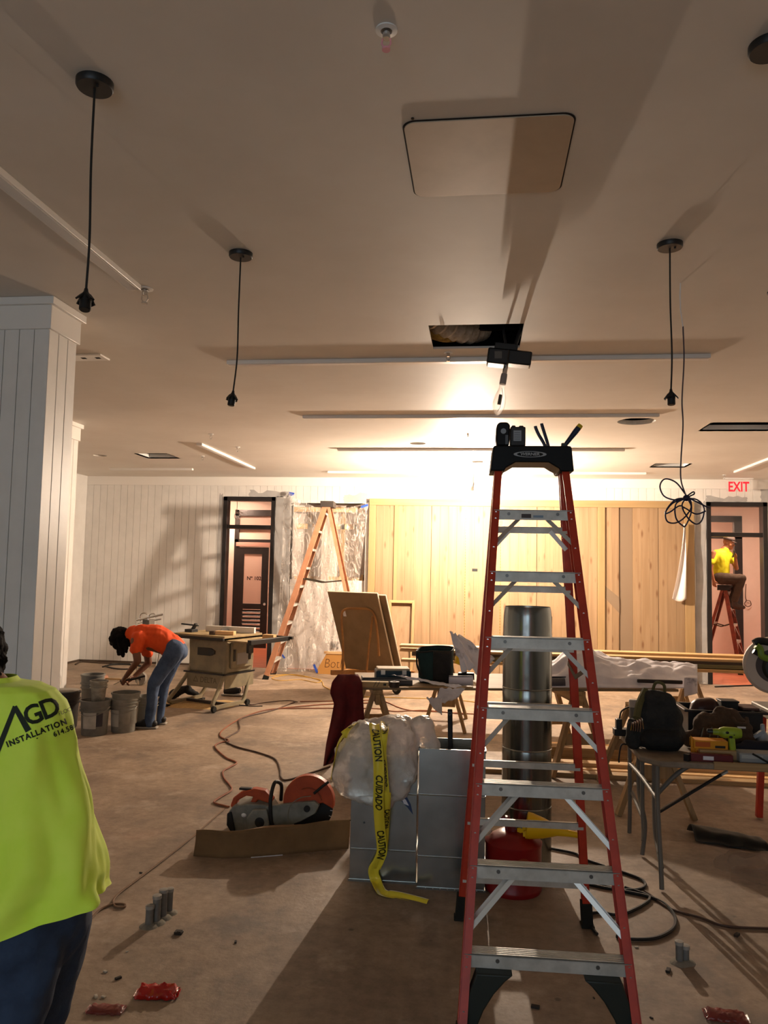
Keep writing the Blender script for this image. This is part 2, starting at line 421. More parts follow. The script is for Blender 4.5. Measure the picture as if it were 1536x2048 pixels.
# back wall: openings, then a skin of grooved boards
D1 = (-4.74, -3.75, 0, 3.13); NICHE = (-3.45, -2.06, 0, 3.02); D2 = (3.88, 4.88, 0, 3.11); WW = (-2.02, 3.68)
bw = MB(); Y0, Y1 = BACK, BACK+.16
for x0, x1, z0, z1 in ((XL-.2, D1[0], 0, CEIL), (D1[0], D1[1], D1[3], CEIL), (D1[1], NICHE[0], 0, CEIL), (NICHE[0], NICHE[1], NICHE[3], CEIL), (NICHE[1], D2[0], 0, CEIL), (D2[0], D2[1], D2[3], CEIL), (D2[1], XR+.2, 0, CEIL)):
    bw.box((x0, Y0, z0), (x1, Y1, z1))
wall_back = struct(bw.build('wall_back', WHITE_PAINT, smooth=0))
OPEN = [(D1[0]-.0, D1[1]+.0, D1[3]), (NICHE[0], NICHE[1], NICHE[3]), (WW[0], WW[1], 3.12), (D2[0], D2[1], D2[3])]
cuts = sorted({a for o in OPEN for a in o[:2]}); x = XL
while x < XR-.01:
    xe = min(x+.136, XR); segs = [x]+[c for c in cuts if x+.02 < c < xe-.02]+[xe]
    for a, c in zip(segs, segs[1:]):
        mid = (a+c)/2; z0 = max([o[2] for o in OPEN if o[0] < mid < o[1]]+[.0])
        if z0 < 3.32: MB().box((a+.002, BACK-.012, z0+.004), (c-.002, BACK+.002, 3.335)).build('plank', WHITE_PAINT, wall_back, bevel=.003, smooth=0)
    x = xe
struct(MB().box((XL, BACK-.02, 3.335), (XR, BACK+.001, CEIL)).build('trim_1', TRIM_PAINT, bevel=.002))
# grey primer patches brushed round the doors and the opening
def patch(name, x0, x1, z0, z1, seed, y=BACK-.0135):
    r = random.Random(seed); n = 9; pts = []
    for k in range(n): pts.append((x0+(x1-x0)*k/n, z1+r.uniform(-.035, .035)))
    for k in range(8): pts.append((x1+r.uniform(-.02, .02), z1+(z0-z1)*k/8))
    for k in range(n): pts.append((x1+(x0-x1)*k/n, z0+r.uniform(-.01, .01)))
    for k in range(8): pts.append((x0+r.uniform(-.02, .02), z0+(z1-z0)*k/8))
    MB().prism(pts, .0012, o=(0, y-.0012, 0)).build(name, GREY_PRIMER, wall_back, smooth=0)
patch('primer_patch', -4.83, -4.745, .02, 3.17, 1); patch('primer_patch', -4.25, -3.50, 3.135, 3.23, 2); patch('primer_patch', -3.745, -3.46, .02, 3.14, 3)
patch('primer_patch', -2.47, -2.03, 3.03, 3.20, 4); patch('primer_patch', 3.69, 3.87, .02, 3.10, 5); patch('primer_patch', 3.88, 4.55, 3.115, 3.20, 6); patch('primer_patch', 4.78, 5.1, 3.12, 3.44, 7)

wl = struct(MB().box((XL-.16, YF, 0), (XL, BACK, CEIL)).build('wall_left', WHITE_PAINT))
struct(MB().box((XR, YF, 0), (XR+.16, BACK, CEIL)).build('wall_right', WHITE_PAINT))
struct(MB().box((XL-.16, YF-.16, 0), (XR+.16, YF, .55)).box((XL-.16, YF-.16, 2.95), (XR+.16, YF, CEIL)).box((XL-.16, YF-.16, .55), (-3.6, YF, 2.95)).box((2.4, YF-.16, .55), (XR+.16, YF, 2.95)).build('wall_front', WHITE_PAINT, smooth=0))
wf = MB()
for xx in (-3.57, -1.6, .4, 2.37): wf.box((xx-.03, YF-.1, .55), (xx+.03, YF-.04, 2.95))
wf.box((-3.6, YF-.1, .55), (2.4, YF-.04, .6)).box((-3.6, YF-.1, 2.9), (2.4, YF-.04, 2.95))
struct(wf.build('window_1', DARK_FRAME))
struct(MB().box((XL, BACK-.03, 0), (D1[0], BACK-.012, .035)).build('baseboard_back', mat('rough_shoe', '#4b3d30', .8)))
struct(MB().box((XL, 9.0, 0), (XL+.018, BACK, .035)).build('baseboard_left', MATS['rough_shoe']))

# square columns clad in grooved boards with a two-step crown
def column(x0, x1, y0, y1, label, pw=.1):
    r = thing('column', label, 'column', ((x0+x1)/2, (y0+y1)/2, 0)); r['kind'] = 'structure'
    MB().box((x0+.012, y0+.012, 0), (x1-.012, y1-.012, CEIL)).build('core', WHITE_PAINT, r)
    n = round((x1-x0)/pw); st = (x1-x0)/n
    for k in range(n): MB().box((x0+k*st+.0022, y0, 0), (x0+(k+1)*st-.0022, y0+.014, 3.36)).build('plank', WHITE_PAINT, r, bevel=.003, smooth=0)
    n = round((y1-y0)/pw); st = (y1-y0)/n
    for k in range(n): MB().box((x1-.014, y0+k*st+.0022, 0), (x1, y0+(k+1)*st-.0022, 3.36)).build('plank', WHITE_PAINT, r, bevel=.003, smooth=0)
    MB().box((x0-.016, y0-.016, 3.30), (x1+.016, y1+.016, CEIL)).build('crown_fascia', TRIM_PAINT, r, bevel=.003)
    MB().box((x0-.04, y0-.04, 3.45), (x1+.04, y1+.04, CEIL-.001)).build('crown_cap', TRIM_PAINT, r, bevel=.003)
column(-3.28, -2.68, 4.42, 4.75, 'near square white column clad in grooved boards with stepped crown')
column(-5.38, -4.78, 8.30, 8.62, 'farther white column half hidden behind the near one, buckets at its foot')

# ------------------------------------------------------------------ vestibules behind the two doors
def vestibule(n, x0, x1, door_right):
    y0, y1, h = BACK+.16, 17.0, 3.34
    struct(MB().box((x0-.1, BACK+.001, -.1), (x1+.1, y1+2.2, .004)).build('floor', CLAY))
    struct(MB().box((x0-.1, y0, h), (x1+.1, y1+2.2, h+.1)).build('ceiling', PINK_WALL))
    struct(MB().box((x0-.1, y0, 0), (x0, y1+2.2, h)).build('wall_left', PINK_WALL)); struct(MB().box((x1, y0, 0), (x1+.1, y1+2.2, h)).build('wall_right', PINK_WALL))
    struct(MB().box((x0-.1, y1+2.2, 0), (x1+.1, y1+2.3, h)).build('wall_back', PINK_WALL))
vestibule(1, -6.0, -2.9, 0); vestibule(2, 3.3, 6.8, 1)
HALL_EMIT = mat('hall_lamp_glow', '#ffffff', emit=HALL_COL, estr=HALL_STRENGTH)
def disc_light(x, y, label, r=.13):
    t = thing('ceiling_light', label, 'ceiling light', (x, y, 3.34))
    MB().lathe([(0, 3.339), (r+.02, 3.339), (r+.02, 3.325), (r, 3.318), (0, 3.318)], (x, y, 0), 28).build('rim', WHITE_PLASTIC, t)
    MB().lathe([(0, 3.317), (r-.005, 3.317), (r-.02, 3.308), (0, 3.306)], (x, y, 0), 28).build('lens', HALL_EMIT, t)
_p = PY(463, 1000, 16.5); disc_light(_p.x, 16.5, 'round white ceiling light glowing behind the transom of the left door')
disc_light(4.95, 15.0, 'round ceiling light above the man on the ladder, past the right door')
disc_light(-3.85, 18.1, 'round ceiling light in the room behind the numbered door')
disc_light(4.2, 18.1, 'round ceiling light in the inner room behind the right door')

def door_frame(n, d, bar, hinge):
    x0, x1, _, z1 = d; b = MB(); y0, y1 = BACK-.03, BACK+.16
    b.box((x0, y0, 0), (x0+.075, y1, z1)).box((x1-.075, y0, 0), (x1, y1, z1)).box((x0, y0, z1-.075), (x1, y1, z1)).box((x0+.07, y0+.02, bar-.035), (x1-.07, y1, bar+.035))
    f = struct(b.build('door_%d' % n, DARK_FRAME, bevel=.004))
    MB().box((x0+.07, BACK+.07, bar+.035), (x1-.07, BACK+.076, z1-.07)).build('transom_pane', GLASS, f)
    return f
d1 = door_frame(1, D1, 2.57, 0); d2 = door_frame(2, D2, 2.55, 1)
# inner partition of the left vestibule with the numbered, louvred door
def px17(x): return PY(x, 1140, 17).x
ip = MB(); xa, xb, zt = px17(468), px17(553), 3.12
ip.box((xa, 16.95, 0), (xa+.10, 17.06, zt)).box((xb-.07, 16.95, 0), (xb, 17.06, zt)).box((xa, 16.95, zt-.14), (xb, 17.06, zt)).box((xa, 16.95, 2.67), (xb, 17.06, 2.74)).box((xa, 16.95, 2.38), (xb, 17.06, 2.45))
d3 = struct(ip.build('door_3', DARK_FRAME, bevel=.004))
FROST = mat('lit_obscure_glass', '#e6cdbd', .5, trans=.35)
MB().box((xa+.1, 17.0, 2.74), (xb-.07, 17.006, zt-.14)).box((xa+.1, 17.0, 2.45), (xb-.07, 17.006, 2.67)).build('transom_pane', FROST, d3)
MB().box((xa+.06, 16.9, 2.29), (xb, 17.04, 2.38)).build('lintel_board', mat('pink_lintel', '#b08779', .6), d3, bevel=.004)
dx0, dx1 = px17(472), px17(538); leaf = MB()
pz0, pz1 = PY(500, 1207, 17).z, PY(500, 1108, 17).z
gx0, gx1 = px17(489), px17(525); lz0, lz1 = PY(500, 1264, 17).z, PY(500, 1218, 17).z
leaf.box((dx0, 16.92, .02), (gx0, 16.965, 2.27)).box((gx1, 16.92, .02), (dx1, 16.965, 2.27)).box((gx0, 16.92, pz1), (gx1, 16.965, 2.27)).box((gx0, 16.92, lz1), (gx1, 16.965, pz0)).box((gx0, 16.92, .02), (gx1, 16.965, lz0))
lf = leaf.build('door_leaf', DARK_FRAME, d3, bevel=.003)
MB().box((gx0, 16.94, pz0), (gx1, 16.946, pz1)).build('door_pane', FROST, lf)
for k in range(6):
    z = lz0+(lz1-lz0)*(k+.5)/6; MB().bar((gx0, 16.943, z), (gx1, 16.943, z), .07, .008, (0, .7, .7)).build('louver_slat', DARK_FRAME, lf)
MB().cyl((dx1-.05, 16.88, 1.0), (dx1-.05, 16.92, 1.0), .03, n=14).build('door_knob', CHROME, lf)
for z in (.3, 1.9): MB().box((dx0-.015, 16.905, z-.06), (dx0+.012, 16.925, z+.06)).build('hinge', BLACK_PLASTIC, lf)
pc = PY(508, 1157, 16.935)
lettering('door_number', 'N\u00ba 102', .115, fn_plane((pc.x, 16.938, pc.z), (1, 0, 0), (0, 0, 1)), mat('sign_brown', '#35201a', .6), lf, bold=.003)
# inner partition of the right vestibule
ip = MB(); xa2, xb2 = px17(1408), px17(1484)
ip.box((xb2-.16, 16.95, 0), (xb2, 17.06, 3.1)).box((xa2, 16.95, 2.97), (xb2, 17.06, 3.1)).box((xa2, 16.95, 2.62), (xb2, 17.06, 2.69)).box((xa2, 16.95, 0), (xa2+.07, 17.06, 3.1))
struct(ip.build('door_4', DARK_FRAME, bevel=.004))
struct(MB().box((xb2, 17.0, 0), (6.8, 17.1, 3.34)).box((3.3, 17.0, 3.1), (xb2, 17.1, 3.34)).build('wall_inner', PINK_WALL))
struct(MB().box((-6.0, 17.0, 0), (xa, 17.1, 3.34)).box((xa, 17.0, 3.12), (-2.9, 17.1, 3.34)).box((xb, 17.0, 0), (-2.9, 17.1, 3.12)).build('wall_inner', PINK_WALL))

# ------------------------------------------------------------------ niche behind the plastic
nb = MB(); x0, x1, z1 = NICHE[0], NICHE[1], NICHE[3]
nb.box((x0, BACK+.5, 0), (x1, BACK+.55, z1)).box((x0-.04, BACK, 0), (x0, BACK+.55, z1)).box((x1, BACK, 0), (x1+.04, BACK+.55, z1)).box((x0, BACK, z1), (x1, BACK+.55, z1+.04))
nich = struct(nb.build('wall_niche', mat('bare_gypsum', '#cfc5bc', .8, col2='#bcb1a8', scale=4)))
for z, y, h in ((2.92, BACK+.2, .09), (2.62, BACK+.45, .1), (1.62, BACK+.4, .12)): MB().box((x0, y, z-h/2), (x1, y+.045, z+h/2)).build('framing_rail', PINE_X, nich, bevel=.003)
for xx in (x0+.22, x1-.55, x1-.28): MB().box((xx, BACK+.45, 0), (xx+.09, BACK+.5, 2.9)).build('framing_stud', PINE_PLAIN, nich, bevel=.003)
for xx in (-2.2, -2.12, -2.3): MB().box((xx-.02, BACK+.1, 1.0), (xx+.02, BACK+.2, 1.75+.1*math.sin(xx*9))).build('framing_offcut', OLD_WOOD_Z, nich, bevel=.002)

# ------------------------------------------------------------------ wooden wall
ww = thing('wood_panel_wall', 'wide pine-board display wall framed by posts under the bright lamp', 'wall panelling', (.8, BACK, 0))
ww['kind'] = 'structure'
def wx(px): return PY(px, 1146, 13.72).x
xL, xR = wx(735), wx(1391)
MB().box((xL, BACK-.02, 0), (xR, BACK-.012, 3.09)).build('backing', mat('kraft_backing', '#8a6c48', .9), ww)
seams = [749, 791, 861, 930, 1001, 1074, 1142, 1196]; right = [1211, 1240, 1267, 1319, 1372]
def planks(xs, ys=BACK-.052):
    for a, c in zip(xs, xs[1:]):
        A, B_ = wx(a), wx(c); n = max(1, round((B_-A)/.145)); st = (B_-A)/n
        for k in range(n):
            g0 = .004 if k == 0 else .0006; g1 = .004 if k == n-1 else .0006
            MB().box((A+k*st+g0, ys, 0), (A+(k+1)*st-g1, BACK-.02, 3.0)).build('plank', PINE, ww, bevel=.0015, smooth=0)
planks(seams); planks(right[:2]); planks(right[2:])
MB().box((wx(1240), BACK-.03, 0), (wx(1267), BACK-.02, 3.0)).build('dark_strip', mat('grey_board_and_shade', '#85705a', .8), ww)
MB().prism([(wx(1211), 1.63), (wx(1240), 1.43), (wx(1240), 1.16), (wx(1211), 1.42)], .004, o=(0, BACK-.057, 0)).build('shadow_patch', MATS['grey_board_and_shade'], ww)  # diagonal shadow beside the post, put in as a thin dark panel
MB().box((wx(786), BACK-.075, 0), (wx(793), BACK-.05, 3.0)).build('batten', PINE_PLAIN, ww, bevel=.002)
for px in (930, 1001):
    st = MB().box((wx(px)-.008, BACK-.056, .3), (wx(px)+.008, BACK-.052, 2.99)).build('shelf_standard', mat('brass_strip', '#b08e57', .5, .4), ww)
    sl = MB()
    for k in range(52): sl.box((wx(px)-.003, BACK-.0575, .35+k*.05), (wx(px)+.003, BACK-.0558, .375+k*.05))
    sl.build('slots', mat('slot_shadow', '#33261a', .9), st, kind='stuff')
for a, c, z in ((735, 749, 3.0), (1196, 1211, 3.0), (1372, 1391, 3.0)): MB().box((wx(a), BACK-.085, 0), (wx(c), BACK-.012, z)).build('post', PINE_PLAIN, ww, bevel=.003)
MB().box((xL, BACK-.09, 2.99), (xR, BACK-.012, 3.11)).build('header', wood('pine_header', '#a98b61', '#a08257', 'x', knots=False, grain=16), ww, bevel=.003)
MB().box((wx(944), BACK-.056, 1.83), (wx(955), BACK-.052, 1.88)).build('outlet', BLACK_PLASTIC, ww)

# ------------------------------------------------------------------ things on the ceiling
def track(x0, x1, y0, y1, label, group='linear light channels on the ceiling'):
    t = thing('light_channel', label, 'light channel', ((x0+x1)/2, (y0+y1)/2, CEIL), 0, None)
    MB().box((x0, y0, CEIL-.032), (x1, y1, CEIL-.0005)).build('channel', TRIM_PAINT, t, bevel=.002)
    w_ = .012
    MB().box((x0+w_, y0+w_, CEIL-.0345), (x1-w_, y1-w_, CEIL-.0315)).build('diffuser', mat('channel_diffuser', '#d8d4cf', .3), t)
track(-2.04, 1.70, 5.90, 5.98, 'long white light channel on the ceiling just behind the open duct hole')
track(-1.93, 1.83, 8.13, 8.21, 'second white light channel across the ceiling, beyond the hanging clear bulb')
track(-1.97, 1.90, 10.43, 10.51, 'third light channel across the ceiling, nearest the burning lamp')
track(-2.60, 2.69, 12.91, 12.99, 'last cross light channel on the ceiling, close to the wooden wall')
track(-2.09, -2.01, 1.6, 4.25, 'near light channel running into the room above the left pendant')
track(-3.83, -3.75, 9.97, 12.49, 'short light channel running into the room, above the table saw')
track(3.98, 4.06, 9.6, 12.69, 'light channel running into the room near the exit sign')
track(-6.4, -4.9, 12.6, 12.67, 'faint light channel in the far left corner of the ceiling')

def pendant(x, y, tip, label):
    t = thing('pendant_light', label, 'pendant lamp', (x, y, CEIL), 0, 'bare black pendant cords waiting for lamps')
    c = MB().lathe([(0, CEIL), (.0625, CEIL), (.0625, CEIL-.018), (.058, CEIL-.025), (0, CEIL-.025)], (x, y, 0), 32).build('canopy', BLACK_PLASTIC, t)
    MB().cyl((x+.02, y-.02, CEIL-.034), (x+.02, y-.02, CEIL-.024), .005, n=8).build('screw', BLACK_PLASTIC, c)
    e = V(tip); sx, sy, ln = e.x-x, e.y-y, CEIL-e.z
    MB().tube(bez([(x, y, CEIL-.02), (x+sx*.12, y+sy*.1, CEIL-ln*.4), (x+sx*.42+.006, y+sy*.4, CEIL-ln*.75), e], 10), .0042, 8).build('cord', CORD_BLACK, t)
    d = V((sx*2.2, sy*2.2-.03, -.35)).normalized(); s = MB()
    s.lathe([(0, -.012), (.006, -.012), (.008, .0), (.013, .008), (.019, .022), (.021, .034), (.019, .036), (.019, .066), (.016, .069), (0, .069)], e, 18, d)
    sk = s.build('socket', BLACK_PLASTIC, t)
    X, Yv = frame_of(d); w_ = MB()
    for k in range(4):
        a = math.pi/2*k+.4; q = X*math.cos(a)+Yv*math.sin(a)
        w_.bar(e+d*.012+q*.012, e+d*.038+q*.032, .018, .006, q.cross(d))
    w_.build('flared_tab', BLACK_PLASTIC, sk)
pendant(-1.33, 2.39, PY(172, 584, 2.37), 'pendant cord with flared black socket hanging before the near white column')
pendant(-1.27, 3.84, PY(466, 786, 3.84), 'black pendant cord and socket hanging left of the hanging clear bulb')
pendant(.93, 3.89, PY(1342, 783, 3.89), 'black pendant cord and socket right of the ladder, beside the coiled cable')
pendant(.88, 2.41, PY(1556, 560, 2.41), 'black pendant cut by the right edge of the photo')

# sprinkler heads
def sprinkler(x, y, label, pink=False, s=1.0):
    t = thing('sprinkler_head', label, 'sprinkler', (x, y, CEIL))
    MB().lathe([(.018*s, CEIL-.0005), (.034*s, CEIL-.0005), (.034*s, CEIL-.004), (.018*s, CEIL-.006)], (x, y, 0), 24).build('escutcheon', WHITE_PLASTIC, t)
    MB().cyl((x, y, CEIL-.03*s), (x, y, CEIL-.0005), .012*s, n=14).build('body', CHROME, t)
    b = MB()
    for k in (-1, 1): b.tube([(x+k*.012*s, y, CEIL-.03*s), (x+k*.014*s, y, CEIL-.045*s), (x+k*.004*s, y, CEIL-.062*s)], .0028*s, 6)
    b.cyl((x, y, CEIL-.066*s), (x, y, CEIL-.06*s), .013*s, n=14)
    b.build('frame', mat('pink_cap', '#e39aa4', .4) if pink else CHROME, t)
sprinkler(-.30, 2.23, 'sprinkler head with pink cap at the top of the ceiling', True, 1.0)
p = G(897, 708, CEIL); sprinkler(p.x, 5.78, 'small sprinkler beside the open duct hole', s=1.0)
p = G(422, 868, CEIL); sprinkler(p.x, p.y, 'tiny sprinkler on the ceiling left of the short light channel')
p = G(405, 912, CEIL); sprinkler(p.x, p.y, 'tiny sprinkler between the square cut-out and the short light channel')
p = G(475, 894, CEIL); sprinkler(p.x, p.y, 'tiny sprinkler right of the short light channel above the table saw')
p = G(936, 870, CEIL); sprinkler(p.x, p.y, 'tiny sprinkler in the glow in front of the burning lamp')
p = G(1448, 975-25, CEIL); sprinkler(p.x, min(p.y, 13.2), 'tiny sprinkler on the ceiling before the exit sign')
p = G(286, 574, CEIL); sprinkler(p.x, p.y+.03, 'sprinkler bracket at the far end of the near light channel', s=1.4)
# access panel
def rrect(x0, x1, y0, y1, r, n=8):
    o = []
    for cx, cy, a in ((x1-r, y1-r, 0), (x0+r, y1-r, 90), (x0+r, y0+r, 180), (x1-r, y0+r, 270)):
        o += [(cx+r*math.cos(math.radians(a+90*k/n)), cy+r*math.sin(math.radians(a+90*k/n))) for k in range(n+1)]
    return o
ap = thing('access_panel', 'rounded rectangular access panel set in the ceiling above the ladder', 'access panel', (.02, 3.01, CEIL))
FL = Matrix(((1, 0, 0), (0, 0, 1), (0, -1, 0)))
def flat(poly, z0, z1): 
    n = len(poly); b = MB(); b._a([(x, y, z) for z in (z0, z1) for x, y in poly], [tuple(range(n)), tuple(reversed(range(n, 2*n)))]+[(i, (i+1) % n, n+(i+1) % n, n+i) for i in range(n)]); return b
flat(rrect(-.303, .333, 2.713, 3.297, .05), CEIL-.0025, CEIL-.0005).build('gap_seal', mat('panel_gap', '#2a211b', .9), ap)
flat(rrect(-.297, .327, 2.719, 3.291, .047), CEIL-.007, CEIL-.0026).build('lid', mat('panel_board', '#b7a48e', .5, col2='#ae9b84', scale=4), ap, bevel=.0015)
MB().cyl((-.26, 2.70, CEIL-.004), (-.26, 2.70, CEIL-.0005), .006, n=8).build('screw', BLACK_PLASTIC, ap)
# thin white plate with two slots
p = G(180, 713, CEIL); vp = thing('vent_plate', 'thin white vent plate on the ceiling beside the near column', 'vent', (p.x, p.y, CEIL))
MB().box((p.x-.22, p.y-.08, CEIL-.014), (p.x+.13, p.y+.08, CEIL-.0005)).build('plate', TRIM_PAINT, vp, bevel=.002)
for dx in (-.05, .07): MB().box((p.x+dx-.02, p.y-.02, CEIL-.0155), (p.x+dx+.02, p.y+.015, CEIL-.0135)).build('slot', DARK_VOID, vp)
# open duct hole: insulated flex duct and dark framing above it
fd = thing('flexible_duct', 'insulated flexible duct showing in the open ceiling hole', 'duct', (-.12, 5.45, CEIL+.1))
pts = bez([(-.46, 5.35, CEIL+.24), (-.3, 5.5, CEIL+.17), (-.12, 5.66, CEIL+.15), (.0, 5.76, CEIL+.2)], 10)
MB().tube(pts, .11, 18, rad=[.11+.008*math.sin(i*2.1) for i in range(len(pts))]).build('foil_sleeve', mat('foil_wrap', '#c9c2b6', .4, .3, col2='#a0927e', scale=16, bump=.5), fd)
MB().tube(bez([(-.42, 5.5, CEIL+.09), (-.28, 5.6, CEIL+.07), (-.16, 5.68, CEIL+.1)], 6), .04, 10).build('insulation', mat('yellow_wool', '#b48c3c', .95, col2='#7a5a22', scale=20, bump=.8), fd)
ch = thing('ceiling_hanger', 'dark metal strut crossing above the open ceiling hole', 'strut', (0, 5.5, CEIL+.2))
MB().bar((-.4, 5.62, CEIL+.14), (.38, 5.62, CEIL+.14), .04, .04).build('strut', mat('dark_steel', '#3a3a3a', .4, .8), ch)
MB().cyl((.1, 5.62, CEIL+.16), (.1, 5.62, CEIL+.44), .006).build('rod', MATS['dark_steel'], ch)
MB().cyl((.22, 5.62, CEIL+.16), (.22, 5.62, CEIL+.44), .006).build('rod', MATS['dark_steel'], ch)

# unlit high-bay bulb hung from the hole
def hbulb(b, top, d, s=1.0, n=20): 
    return b.lathe([(0, 0), (.018, 0), (.02, .035), (.024, .05), (.036, .085), (.040, .12), (.037, .155), (.026, .185), (.013, .2), (0, .205)] if s == 1 else [(r*s, z*s) for r, z in [(0, 0), (.018, 0), (.02, .035), (.024, .05), (.036, .085), (.040, .12), (.037, .155), (.026, .185), (.013, .2), (0, .205)]], top, n, d)
def work_lamp(c, lit, label):
    t = thing('work_lamp', label, 'lamp', (c.x, c.y, CEIL))
    tilt = V((-.17, -.03, -1)).normalized()
    DK = mat('ballast_black', '#1b1b1b', .4)
    # two boxes bolted to a bracket
    R1 = Matrix.Rotation(.12, 3, 'Y')
    if lit:
        MB().box((c.x-.02, c.y-.06, CEIL-.012), (c.x+.14, c.y+.06, CEIL-.0005)).build('mounting_plate', DK, t, bevel=.003)
        MB().cyl((c.x, c.y, c.z-.06), (c.x, c.y, CEIL-.01), .008).build('stem', CHROME, t)
    else:
        MB().cbox(c+V((-.055, 0, 0)), (.15, .13, .11), R1).build('ballast_box', DK, t, bevel=.012)
        MB().cbox(c+V((.09, .02, -.005)), (.17, .12, .10), R1).build('ballast_box', DK, t, bevel=.012)
        MB().box((c.x-.08, c.y-.067, c.z-.02), (c.x-.03, c.y-.064, c.z+.03)).build('rating_plate', mat('plate_grey', '#57524c', .5), t)
        MB().cbox(c+V((.0, 0, .075)), (.16, .07, .045), R1).build('bracket', DK, t, bevel=.005)
        b = MB().tube([c+V((.0, 0, .08)), c+V((-.02, 0, .2)), c+V((.0, 0, CEIL-c.z+.1))], .009, 8).tube([c+V((.06, 0, .08)), c+V((.1, 0, .2)), c+V((.1, 0, CEIL-c.z+.16))], .014, 8)
        b.build('hanger', mat('dark_steel', '#3a3a3a', .4, .8), t)

    a0 = c+V((-.0, 0, -.055)); MB().cyl(a0, a0+tilt*.075, .017, n=14).build('neck', CHROME, t)
    MB().lathe([(0, 0), (.021, 0), (.023, .02), (.023, .075), (.0, .075)], a0+tilt*.06, 18, tilt).build('socket', mat('porcelain', '#8d857f', .5), t)
    g0 = a0+tilt*.13
    if lit: hbulb(MB(), g0, tilt, .75, 16).build('bulb', mat('burning_bulb', '#ffffff', emit=LAMP_COL, estr=LAMP_STRENGTH), t, smooth=80)
    else:
        bl = hbulb(MB(), g0, tilt, 1.12, 24).build('bulb', mat('bulb_glass', '#ffffff', .03, trans=1, ior=1.1, alpha=.3), t, smooth=80)
        q = MB().cyl(g0+tilt*.08, g0+tilt*.15, .011, n=12).tube([g0+tilt*.03, g0+tilt*.08+V((.014, 0, 0)), g0+tilt*.17+V((.012, 0, 0)), g0+tilt*.2], .0018, 6)
        q.build('arc_tube', mat('arc_tube_grey', '#5b554d', .3, .5), bl)
    return t
work_lamp(PY(1012, 716, 5.35), False, 'unlit clear work bulb hanging under black ballast boxes from the ceiling hole')
work_lamp(V((-.10, 11.7, 3.23)), True, 'burning work lamp on the far ceiling before the wooden wall')

# hanging blue-black cable with a loose coil
hc = thing('hanging_cable', 'dark blue cable hanging from the ceiling with a loose knotted coil', 'cable', G(1361, 566, CEIL))
a = G(1361, 566, CEIL); Yc = a.y
q = lambda x, y, dy=0: PY(x, y, Yc+dy)
MB().tube([a+V((0, 0, .01)), q(1360, 590), q(1361, 620), q(1366, 655)], .0036, 8).build('white_sheath', WHITE_PLASTIC, hc)
BLUE = mat('blue_cable', '#1d2140', .45)
CABLE_PURPLE = mat('purple_grey_cable', '#4a3f48', .5)
MB().tube(bez([q(1366, 653), q(1368, 720), q(1364, 800), q(1366, 850), q(1362, 920), q(1362, 960), q(1372, 992)], 8), .004, 8).build('drop', CABLE_PURPLE, hc)
loops = [[(1372, 990), (1352, 965), (1330, 958), (1320, 972), (1328, 992), (1350, 1000), (1370, 998)],
         [(1372, 996), (1350, 1000), (1332, 1022), (1334, 1042), (1350, 1046), (1368, 1036), (1382, 1015), (1376, 998)],
         [(1374, 996), (1352, 1008), (1352, 1036), (1366, 1052), (1372, 1050), (1382, 1026), (1382, 1004), (1374, 996)],
         [(1374, 996), (1395, 1000), (1408, 1016), (1404, 1040), (1392, 1048), (1376, 1036), (1364, 1012), (1372, 996)],
         [(1372, 998), (1346, 1006), (1330, 1026), (1340, 1024), (1358, 1012), (1370, 1016), (1392, 1028), (1412, 1022)],
         [(1372, 994), (1390, 1002), (1410, 1012), (1420, 1016)], [(1374, 992), (1386, 984), (1388, 988), (1376, 994)]]
for i, l in enumerate(loops): MB().tube(bez([q(x, y, .03*math.sin(i*2+k)) for k, (x, y) in enumerate(l)], 8), .0042, 8).build('coil_loop', BLUE, hc)
MB().ball(q(1373, 996), (.02, .02, .018)).build('knot', BLUE, hc)

# EXIT sign: clear edge-lit panel under a ceiling bar
ex = thing('exit_sign', 'clear exit sign with red EXIT letters above the right door', 'exit sign', (4.42, BACK-.25, CEIL))
x0 = PY(1477, 974, BACK-.25)
MB().box((x0.x-.24, BACK-.275, CEIL-.02), (x0.x+.24, BACK-.225, CEIL-.0005)).build('housing', WHITE_PLASTIC, ex, bevel=.004)
MB().box((x0.x-.2, BACK-.253, CEIL-.23), (x0.x+.2, BACK-.247, CEIL-.02)).build('panel', mat('clear_acrylic', '#ffffff', .05, trans=.9, alpha=.35), ex)
lettering('sign_letters', 'EXIT', .23, lambda u, v: V((x0.x+u*.72, BACK-.256, x0.z-.004+v)), mat('exit_red', '#e0202c', .4, emit=(1, .03, .06), estr=.5), ex, bold=.006)

